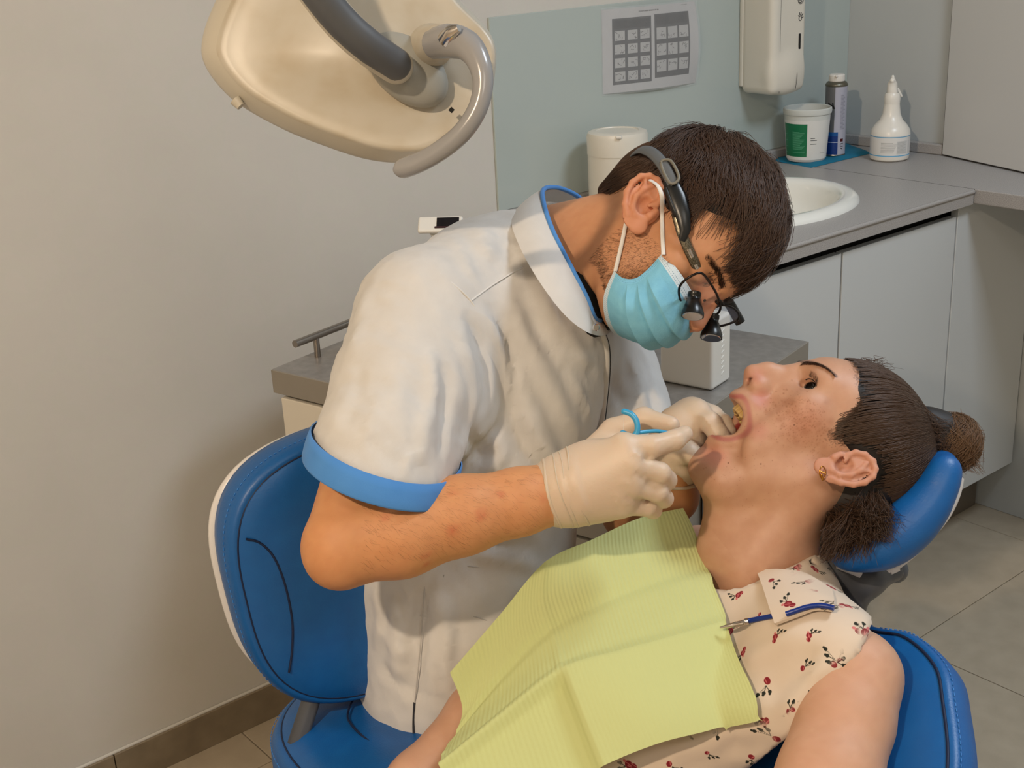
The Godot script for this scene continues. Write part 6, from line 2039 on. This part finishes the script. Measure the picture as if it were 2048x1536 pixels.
func face_image(s: Soft) -> Image:      # the skin seen from the side: 260 mm by 300 mm
	var n := FastNoiseLite.new(); n.seed = 3; n.frequency = 0.012; n.fractal_octaves = 4
	var base := n.get_image(1024, 1024)
	var im := canvas(1024, 1024, Color(0.78, 0.60, 0.50))
	for y in 1024:
		for x in 1024:
			var v := base.get_pixel(x, y).r - 0.5
			im.set_pixel(x, y, Color(0.755 + v * 0.04, 0.575 + v * 0.05, 0.465 + v * 0.05))
	var soft_dot := func(p: Vector2, r: float, c: Color, a: float) -> void:
		for yy in range(int(p.y - r), int(p.y + r) + 1):
			for xx in range(int(p.x - r), int(p.x + r) + 1):
				if xx < 0 or yy < 0 or xx > 1023 or yy > 1023: continue
				var q := Vector2(xx, yy).distance_to(p) / r
				if q < 1.0: im.set_pixel(xx, yy, im.get_pixel(xx, yy).lerp(c, a * (1.0 - q * q) * (1.0 - q * q)))
	# redder skin: sides of the nose, cheek, round the lips, chin
	soft_dot.call(fz(86, -18), 60.0, Color(0.74, 0.42, 0.36), 0.55)
	soft_dot.call(fz(108, -6), 60.0, Color(0.76, 0.47, 0.40), 0.5)
	soft_dot.call(fz(44, 0), 130.0, Color(0.74, 0.49, 0.40), 0.5)
	soft_dot.call(fz(66, -98), 75.0, Color(0.76, 0.45, 0.36), 0.6)
	soft_dot.call(fz(62, -44), 60.0, Color(0.74, 0.47, 0.41), 0.5)
	# lips
	var lip := Color(0.66, 0.36, 0.335)
	for q in catmull([fz(106, -44), fz(103, -38), fz(99, -33), fz(89, -35), fz(79, -41), fz(71, -48), fz(67, -57), fz(68, -67), fz(72, -76), fz(78, -82), fz(84, -84)], 10): soft_dot.call(q, 15.0, lip, 0.22)
	# freckles and moles
	rng.seed = 8
	for i in 460:
		var z := rng.randfn(46, 19); var y := rng.randfn(0, 15)
		if y > 24 or z > 84: continue
		soft_dot.call(fz(z, y), rng.randf_range(2.0, 5.5), Color(0.56, 0.36, 0.25), rng.randf_range(0.12, 0.42))
	for i in 60:
		soft_dot.call(fz(rng.randfn(44, 20), rng.randfn(-2, 16)), rng.randf_range(9.0, 24.0), Color(0.62, 0.41, 0.30), rng.randf_range(0.10, 0.28))
	for i in 200:
		soft_dot.call(fz(rng.randf_range(-10, 78), rng.randf_range(-120, 20)), rng.randf_range(1.5, 3.2), Color(0.52, 0.31, 0.20), rng.randf_range(0.2, 0.55))
	for q in onto(s, [[1457, 926], [1522, 928], [1589, 850]]):
		var v := PH.loc(q)
		soft_dot.call(fz(v.z, v.y), 5.0, Color(0.40, 0.22, 0.14), 0.8)
	# brow tint
	for q in catmull([fz(60, 60), fz(72, 59), fz(82, 54), fz(88, 46)], 20): soft_dot.call(q, 9.0, Color(0.40, 0.28, 0.22), 0.35)
	# roots showing through along the hairline
	rng.seed = 18
	var line := catmull([fz(60, 93), fz(47, 79), fz(32, 71), fz(24, 56), fz(17, 41), fz(19, 14), fz(4, 15)], 30)
	for k in 900:
		var q: Vector2 = line[rng.randi() % line.size()] + Vector2(-absf(rng.randfn()) * 16.0 + 6.0, rng.randfn() * 10.0)
		soft_dot.call(q, rng.randf_range(2.0, 4.5), Color(0.38, 0.27, 0.21), 0.28)
	return im

func build_patient_hair(o: Node3D) -> void:
	var H := PH; var A := H.ax(); var mm := 0.001
	var cc := Vector3(0, 42, -20); var cr := Vector3(78, 83, 95)
	var cap := Soft.new()
	cap.egg(H.at(cc.x, cc.y, cc.z), A, (cr - Vector3.ONE * 1.0) * mm, 0.01)
	cap.cone(H.at(0, -20, -62), H.at(0, -60, -72), 0.046, 0.036, 0.03)
	cap.chain([P(1735, 985, 1.425), P(1712, 1050, 1.405), P(1672, 1095, 1.405)], [0.024, 0.020, 0.014], 0.02)
	cap.egg(H.at(0, 22, 96), A, Vector3(110, 76, 68) * mm, 0.010, 1)
	for x in [-1.0, 1.0]:
		cap.egg(H.at(88 * x, -36, -2), A, Vector3(40, 62, 66) * mm, 0.010, 1)
		cap.egg(H.at(78 * x, 24, 46), A, Vector3(32, 50, 38) * mm, 0.010, 1)
	cap.egg(H.at(0, -70, 22), A, Vector3(90, 60, 74) * mm, 0.010, 1)
	var hair := thing_part("hair", o)
	var dark := mat(Color(0.075, 0.045, 0.03), 0.6)
	wpart("hair_base", soft_mesh(cap.net(0.005)), dark, hair)
	var bun_c := P(1904, 885, 1.462)
	var bun := Soft.new()
	bun.egg(bun_c, Basis(CR, CU, CF), Vector3(0.029, 0.031, 0.030), 0.01)
	bun.cone(P(1846, 852, 1.462), bun_c, 0.022, 0.022, 0.012)
	bun.egg(P(1868, 868, 1.462), Basis(CR, CU, CF), Vector3(0.022, 0.026, 0.026), 0.015)
	wpart("bun_base", soft_mesh(bun.net(0.006)), dark, hair)
	rng.seed = 41
	var d1 := ((H.loc(P(1850, 856, 1.462)) - cc) / cr).normalized()
	var paths := []; var cols := []
	var grow := PackedVector2Array([Vector2(61, 140), Vector2(60, 90), Vector2(47, 79), Vector2(32, 71), Vector2(24, 56), Vector2(17, 41), Vector2(19, 12), Vector2(3, 14), Vector2(-8, 30), Vector2(-28, 40), Vector2(-50, 33), Vector2(-60, 5), Vector2(-72, -27), Vector2(-90, -60), Vector2(-130, -60), Vector2(-130, 140)])
	var tries := 0
	while paths.size() < 7000 and tries < 80000:
		tries += 1
		var d := Vector3(rng.randfn(), rng.randfn(), rng.randfn()).normalized()
		var r := cc + d * cr
		if r.x > 45: continue
		if not Geometry2D.is_point_in_polygon(Vector2(r.z, r.y), grow): continue
		var reach := rng.randf_range(0.55, 1.0)
		var path := []
		var wob := rng.randf_range(-0.05, 0.05); var ph := rng.randf() * 6.0
		for i in 10:
			var w := reach * i / 9.0
			var q := d.slerp(d1, w)
			q += Vector3(sin(w * 5.0 + ph), cos(w * 4.0 + ph), sin(w * 3.0)) * wob * w * (1.0 - w)
			q = q.normalized()
			var lift := 1.0 + (0.9 + 1.5 * sin(w * PI) + rng.randf_range(0, 0.7) + 1.3 * absf(sin(d.x * 9.0 + d.y * 7.0))) / 85.0
			var v := cc + q * cr * lift
			path.append(H.at(v.x, v.y, v.z))
		paths.append(path)
		cols.append(Color(0.068, 0.039, 0.023))
	# soft hair along the hairline
	for i in 520:
		var w := rng.randf()
		var e: Vector2 = [Vector2(60, 90), Vector2(47, 79), Vector2(32, 71), Vector2(24, 56), Vector2(17, 41), Vector2(19, 14)][mini(int(w * 5.99), 5)]
		var z := e.x + rng.randfn() * 4.0 + 2.0; var y := e.y + rng.randfn() * 7.0
		var k2 := 1.0 - pow((z + 20) / 93.0, 2.0) - pow((y - 42) / 81.0, 2.0)
		if k2 < 0.02: continue
		var dd := ((Vector3(-76.0 * sqrt(k2), y, z) - cc) / cr).normalized()
		var path := []
		var curl := rng.randf_range(-0.10, 0.16)
		for k in 8:
			var u := k / 7.0
			var q := dd.slerp(d1, 0.5 * u) + Vector3(0, -curl * sin(u * PI) * 0.5, curl * sin(u * PI) * 0.5)
			var v := cc + q.normalized() * cr * (0.945 + 0.075 * u)
			path.append(H.at(v.x, v.y, v.z))
		paths.append(path)
		cols.append(Color(0.068, 0.039, 0.023))
	# loose hair at the nape, lying on the headrest
	for i in 2600:
		var a := Vector3(rng.randf_range(-66, -10), rng.randf_range(-40, 26), rng.randf_range(-100, -50))
		var p0 := H.at(a.x * 0.9, a.y, a.z)
		var e := P(rng.randf_range(1638, 1745), rng.randf_range(1060, 1128), rng.randf_range(1.362, 1.42))
		if rng.randf() < 0.4: e = P(rng.randf_range(1720, 1790), rng.randf_range(1015, 1088), rng.randf_range(1.355, 1.372))
		if rng.randf() < 0.04: e += dirv(0.012, 0.006, 0)
		var m1 := p0.lerp(e, 0.55) - CF * rng.randf_range(0.004, 0.020) + CU * rng.randf_range(-0.004, 0.006)
		paths.append(catmull([p0, m1, e], 4))
		cols.append(Color(0.068, 0.039, 0.023))
	# gathered hair between head and bun
	for i in 700:
		var a := P(rng.randf_range(1818, 1850), rng.randf_range(808, 895), 1.462 + rng.randf_range(-0.04, 0.02))
		var e := P(rng.randf_range(1870, 1925), rng.randf_range(838, 925), 1.462 + rng.randf_range(-0.033, 0.0))
		paths.append(catmull([a, a.lerp(e, 0.5) - CF * 0.004, e], 4))
		cols.append(Color(0.068, 0.039, 0.023))
	# the bun: hair wound round and frayed ends
	for i in 1500:
		var th := rng.randf() * TAU; var tilt := rng.randfn() * 0.5
		var ax := (CR * 0.75 + CU * (-0.35 + tilt) + CF * rng.randfn() * 0.5).normalized()
		var e1 := ax.cross(CF).normalized(); var e2 := ax.cross(e1)
		var rr := rng.randf_range(0.8, 1.16); var along := rng.randf_range(-0.018, 0.022)
		var path := []
		for k in 9:
			var a := th + k * 0.28
			var sc := sqrt(maxf(0.1, 1.0 - pow(along / 0.029, 2.0)))
			path.append(bun_c + ax * along + (e1 * cos(a) + e2 * sin(a)) * (0.0315 * sc * rr))
		paths.append(path)
		cols.append(Color(0.155, 0.084, 0.040))
	for i in 420:
		var a := bun_c + Vector3(rng.randfn(), rng.randfn(), rng.randfn()) * 0.013
		var e := P(rng.randf_range(1905, 1972), rng.randf_range(860, 950), rng.randf_range(1.43, 1.485))
		paths.append(catmull([a, a.lerp(e, 0.6) + CU * rng.randf_range(-0.004, 0.008), e], 4))
		cols.append(Color(0.155, 0.084, 0.040))
	# flyaway hair above the forehead
	for i in 60:
		var a := P(rng.randf_range(1690, 1760), rng.randf_range(722, 742), 1.455)
		paths.append(catmull([a, a + dirv(rng.randf_range(-0.006, 0.012), rng.randf_range(-0.007, -0.002), 0), a + dirv(rng.randf_range(0.004, 0.03), rng.randf_range(-0.006, 0.004), 0)], 4))
		cols.append(Color(0.068, 0.039, 0.023))
	wpart("hair_strands", strands(paths, 0.00040, 0.00016, cols), hair_material(), hair).set_meta("kind", "stuff")

func build_blouse(o: Node3D, N0: Vector3) -> void:
	var t := Soft.new()
	var B := Basis(T_S, T_T, T_N)
	t.chain([P(1672, 1318, 1.325), P(1560, 1225, 1.445), P(1440, 1130, 1.60)], [0.050, 0.062, 0.048], 0.04)
	t.egg(N0 + T_T * 0.20, B, Vector3(0.155, 0.22, 0.100), 0.04)
	for x in [-1.0, 1.0]: t.egg(N0 + T_T * 0.20 + T_N * 0.060 + T_S * 0.072 * x, B, Vector3(0.068, 0.078, 0.050), 0.03)
	t.egg(N0 + T_T * 0.44, B, Vector3(0.145, 0.20, 0.095), 0.05)
	t.egg(N0 + T_T * 0.36 - T_S * 0.095 - T_N * 0.01, B, Vector3(0.10, 0.20, 0.10), 0.05)
	t.egg(N0 + T_T * 0.62, B, Vector3(0.165, 0.16, 0.100), 0.05)
	t.cone(P(1520, 1120, 1.468), P(1545, 1195, 1.468), 0.066, 0.070, 0.02)
	t.cone(P(1480, 1060, 1.46), P(1530, 1150, 1.46), 0.085, 0.060, 0.006, 1)
	t.cone(P(1690, 1330, 1.315), P(1610, 1300, 1.36), 0.052, 0.064, 0.03)
	t.cone(P(1615, 1425, 1.318), P(1500, 1430, 1.37), 0.052, 0.066, 0.03)
	# arm hole
	var an := dirv(0.786, 0.618, -0.08).normalized()
	var a2 := an.cross(CF).normalized()
	t.box(P(1650, 1392, 1.27) + an * 0.15, Basis(an, a2, an.cross(a2)), Vector3(0.15, 0.25, 0.25), 0.001, 0.004, 1)
	var m := t.net(0.0075)
	var f := []
	for q in [[[[1480, 1330], [1540, 1300], [1620, 1250]], 0.018, 0.004], [[[1520, 1400], [1580, 1350], [1640, 1290]], 0.018, -0.004], [[[1560, 1440], [1610, 1380], [1660, 1310]], 0.014, 0.005], [[[1440, 1480], [1500, 1500], [1540, 1470]], 0.02, -0.004], [[[1320, 1510], [1400, 1490], [1470, 1450]], 0.02, 0.004]]:
		f.append([catmull(onto(t, q[0])), q[1], q[2]])
	m = fold(m, f)
	# the print: flowers drawn where the photograph shows them, in the plane of the chest
	var im := flower_image()
	var bm := mat(Color(1, 1, 1), 0.85)
	bm.albedo_texture = tex_of(im)
	tri(bm, 1.0 / 0.34)
	bm.uv1_triplanar_sharpness = 12.0
	bm.rim_enabled = true; bm.rim = 0.15; bm.rim_tint = 0.5
	M.blouse = bm
	var tf := Transform3D(B.orthonormalized(), N0)
	var bl := part("blouse", turned(soft_mesh(m), tf), bm, o, Transform3D(tf.basis, tf.origin - o.position))
	# collar leaf and stand
	var g := sheet(lay(t, [[1512, 1140, 1.408], [1560, 1138, 1.388], [1612, 1146, 1.386], [1664, 1178, 1.402],
		[1524, 1170, 1.392], [1572, 1176, 1.372], [1618, 1178, 1.372], [1668, 1196, 1.392],
		[1536, 1208, 1.380], [1582, 1208, 1.361], [1628, 1202, 1.362], [1668, 1208, 1.386],
		[1549, 1247, 1.372], [1592, 1231, 1.354], [1632, 1216, 1.356], [1664, 1218, 1.382]]), 4, 4, 25, 25)
	part("collar_leaf", turned(thick_sheet(g, 0.0035, CF), tf), bm, bl)
	g = sheet(pix([[1434, 1190, 1.475], [1448, 1160, 1.455], [1478, 1142, 1.432], [1516, 1138, 1.410],
		[1440, 1205, 1.460], [1462, 1180, 1.445], [1494, 1166, 1.425], [1528, 1168, 1.402],
		[1448, 1222, 1.452], [1474, 1212, 1.437], [1506, 1205, 1.418], [1538, 1208, 1.398]]), 4, 3, 25, 17)
	part("collar_stand", turned(thick_sheet(g, 0.0035, CF), tf), bm, bl)
	build_bib(t)

func lay(t: Soft, list: Array, off := 0.011) -> Array:      # pixels on top of the cloth that shows there, never behind the given depth
	var out := []
	for q in list:
		var h := onto(t, [q])[0] as Vector3
		var d := minf((h - CC).dot(CF) - off, q[2])
		out.append(P(q[0], q[1], maxf(d, q[2] - 0.10)))
	return out

func turned(am: ArrayMesh, tf: Transform3D) -> ArrayMesh:      # the same mesh in axes of its own, so that the print follows the body
	var a := am.surface_get_arrays(0)
	var vs: PackedVector3Array = a[Mesh.ARRAY_VERTEX]; var ns: PackedVector3Array = a[Mesh.ARRAY_NORMAL]
	var inv := tf.affine_inverse()
	for i in vs.size():
		vs[i] = inv * vs[i]; ns[i] = inv.basis * ns[i]
	a[Mesh.ARRAY_VERTEX] = vs; a[Mesh.ARRAY_NORMAL] = ns
	a[Mesh.ARRAY_TANGENT] = null
	var m := ArrayMesh.new(); m.add_surface_from_arrays(Mesh.PRIMITIVE_TRIANGLES, a)
	return m

func flower_image() -> Image:      # a repeat of 34 cm
	var n := 1024
	var im := canvas(n, n, Color(0.84, 0.775, 0.70))
	rng.seed = 19
	var red := Color(0.50, 0.06, 0.11); var pink := Color(0.80, 0.45, 0.45); var green := Color(0.10, 0.11, 0.07)
	var ink := func(p: Vector2, r: float, c: Color) -> void:
		for ox in [-n, 0, n]:
			for oy in [-n, 0, n]:
				var q: Vector2 = p + Vector2(ox, oy)
				if q.x > -20 and q.y > -20 and q.x < n + 20 and q.y < n + 20: dot_px(im, q, r, c)
	var stroke := func(a: Vector2, b: Vector2, r: float, c: Color) -> void:
		for k in 9: ink.call(a.lerp(b, k / 8.0), r, c)
	for j in 10:
		for i in 8:
			var c := Vector2(i * n / 8.0 + (n / 16.0 if j % 2 else 0.0), j * n / 10.0) + Vector2(rng.randf_range(-18, 18), rng.randf_range(-14, 14))
			var a := rng.randf() * TAU; var k := rng.randf_range(1.15, 1.9)
			var d := Vector2.from_angle(a); var e := d.orthogonal()
			for s in 3:
				var q: Vector2 = c - d * (10 + s * 6) * k + e * (s - 1) * 8 * k
				stroke.call(c - d * 4 * k, q, 1.2, green)
				ink.call(q, 3.0 * k, green); ink.call(q - d * 3.5 * k + e * (s - 1) * 2.0, 2.0 * k, green)
			var big := rng.randf() < 0.6
			ink.call(c + d * 4 * k, (7.5 if big else 5.5) * k, red)
			if big:
				ink.call(c + d * 12 * k + e * 6 * k, 5.5 * k, red)
				stroke.call(c + d * 2 * k - e * 5 * k, c + d * 7 * k + e * 3 * k, 1.2, pink)
				stroke.call(c + d * 10 * k, c + d * 16 * k + e * 8 * k, 1.1, pink)
				ink.call(c - e * 9 * k, 3.0 * k, pink)
			stroke.call(c + d * 1 * k, c + d * 6 * k + e * 5 * k, 1.2, pink)
	return im

func build_bib(body: Soft) -> void:
	var o := thing("paper_bib", "pale yellow green ribbed paper bib spread over the patient's chest", "bib", P(1200, 1300, 1.37))
	var c := pix([
		[1366, 1016, 1.490], [1280, 1036, 1.470], [1185, 1078, 1.450], [1090, 1124, 1.430], [1000, 1230, 1.410], [900, 1345, 1.395],
		[1392, 1072, 1.480], [1290, 1100, 1.452], [1190, 1140, 1.430], [1085, 1200, 1.410], [1005, 1290, 1.398], [924, 1420, 1.385],
		[1424, 1158, 1.425], [1320, 1185, 1.405], [1215, 1225, 1.39], [1110, 1280, 1.38], [1010, 1370, 1.375], [893, 1490, 1.365],
		[1458, 1246, 1.375], [1350, 1278, 1.355], [1240, 1310, 1.345], [1125, 1345, 1.342], [1005, 1432, 1.335], [880, 1532, 1.325],
		[1494, 1340, 1.345], [1390, 1375, 1.325], [1275, 1405, 1.312], [1160, 1440, 1.310], [1035, 1530, 1.30], [905, 1620, 1.29],
		[1529, 1426, 1.318], [1422, 1462, 1.305], [1312, 1490, 1.295], [1198, 1538, 1.287], [1062, 1615, 1.275], [930, 1705, 1.265]])
	var g := sheet(c, 6, 6, 81, 81)
	var p: Array = g[0]; var w: int = g[1]; var h: int = g[2]
	for k in 3:
		var push := PackedVector3Array(); push.resize(p.size())
		for i in p.size():
			var l := body.near(p[i], 0.03)
			var e := body.eval(p[i], l)
			if e < 0.006: push[i] = -CF * (0.006 - e) * 0.9 + body.grad(p[i], l, 0.004) * (0.006 - e) * 0.4
		for r in (4 if k < 2 else 0):
			var q := push.duplicate()
			for j in range(1, h - 1):
				for i in range(1, w - 1):
					var a := j * w + i
					q[a] = (push[a] * 2.0 + push[a - 1] + push[a + 1] + push[a - w] + push[a + w]) / 6.0
			push = q
		for i in p.size(): p[i] += push[i]
	# creases where the paper was folded
	var ns := grid_normals(g)
	for j in h:
		for i in w:
			var s := float(i) / (w - 1); var t := float(j) / (h - 1)
			var n: Vector3 = ns[j * w + i]
			if n.dot(CF) > 0: n = -n
			var a := 0.0
			a += 0.006 * maxf(0.0, 1.0 - absf(t - 0.60) / 0.045)                                   # fold along the middle
			a -= 0.004 * maxf(0.0, 1.0 - absf(t - 0.34) / 0.04)
			if t > 0.58: a += 0.007 * clampf((0.605 - s) / 0.013, -1.0, 1.0) * smoothstep(0.58, 0.66, t)
			else: a += 0.0018 * maxf(0.0, 1.0 - absf(s - 0.60) / 0.02)
			a += 0.0012 * sin(s * 9.0 + t * 5.0) + 0.0008 * sin(t * 17.0 - s * 6.0)
			p[j * w + i] += n * a
	var bm := mat(Color(0.78, 0.81, 0.56), 0.85)
	var hg := Image.create(1024, 512, false, Image.FORMAT_RGBA8)
	var nz := FastNoiseLite.new(); nz.seed = 6; nz.frequency = 0.08
	for y in 512:
		var amp := 1.0 if y < 305 else 0.35
		for x in 1024:
			var v := 0.5 + 0.36 * amp * sin(x * TAU / 15.0) + 0.10 * nz.get_noise_2d(x, y)
			hg.set_pixel(x, y, Color(v, v, v))
	hg.bump_map_to_normal_map(3.0)
	bm.normal_enabled = true
	bm.normal_texture = tex_of(hg)
	bm.normal_scale = 0.55
	bm.backlight_enabled = true; bm.backlight = Color(0.30, 0.31, 0.16)
	bm.cull_mode = BaseMaterial3D.CULL_DISABLED
	wpart("paper_sheet", grid_mesh(p, w, h), bm, o)
	# clip and cord
	var k := thing("bib_clip_cord", "blue cord with shiny metal alligator clip holding the paper bib", "bib clip", P(1470, 1247, 1.36))
	var cl := lay(body, [[1438, 1253, 1.36], [1490, 1243, 1.35]], 0.005)
	var ca: Vector3 = cl[0] - CF * 0.006; var cb: Vector3 = cl[1] - CF * 0.002
	wpart("clip_jaw", tube([ca, ca.lerp(cb, 0.35) - CF * 0.002, ca.lerp(cb, 0.8) - CF * 0.003, cb], [0.0009, 0.0026, 0.0034, 0.0030], 12, true, 0.8), M.chrome, k)
	wpart("clip_lever", tube([ca.lerp(cb, 0.1) - CF * 0.002, ca.lerp(cb, 0.9) - CF * 0.006], [0.0008, 0.0022], 10, true, 0.5), M.chrome, k)
	wpart("clip_collar", tube([cb, cb + (cb - ca) * 0.12], 0.0036, 14), M.chrome, k)
	var blue := mat(Color(0.02, 0.18, 0.50), 0.35)
	wpart("cord", tube(catmull(lay(body, [[1492, 1243, 1.352], [1515, 1238, 1.352], [1545, 1232, 1.353], [1580, 1224, 1.350], [1610, 1215, 1.349], [1640, 1212, 1.355], [1668, 1217, 1.376]], 0.003)), 0.0028, 10), blue, k)
	wpart("cord_end", tube(catmull(lay(body, [[1572, 1228, 1.35], [1590, 1222, 1.35], [1615, 1214, 1.349], [1642, 1211, 1.355], [1668, 1216, 1.376]], 0.0155)), 0.0028, 10), blue, k)
func build_figures() -> void:
	build_dentist()
	build_patient()
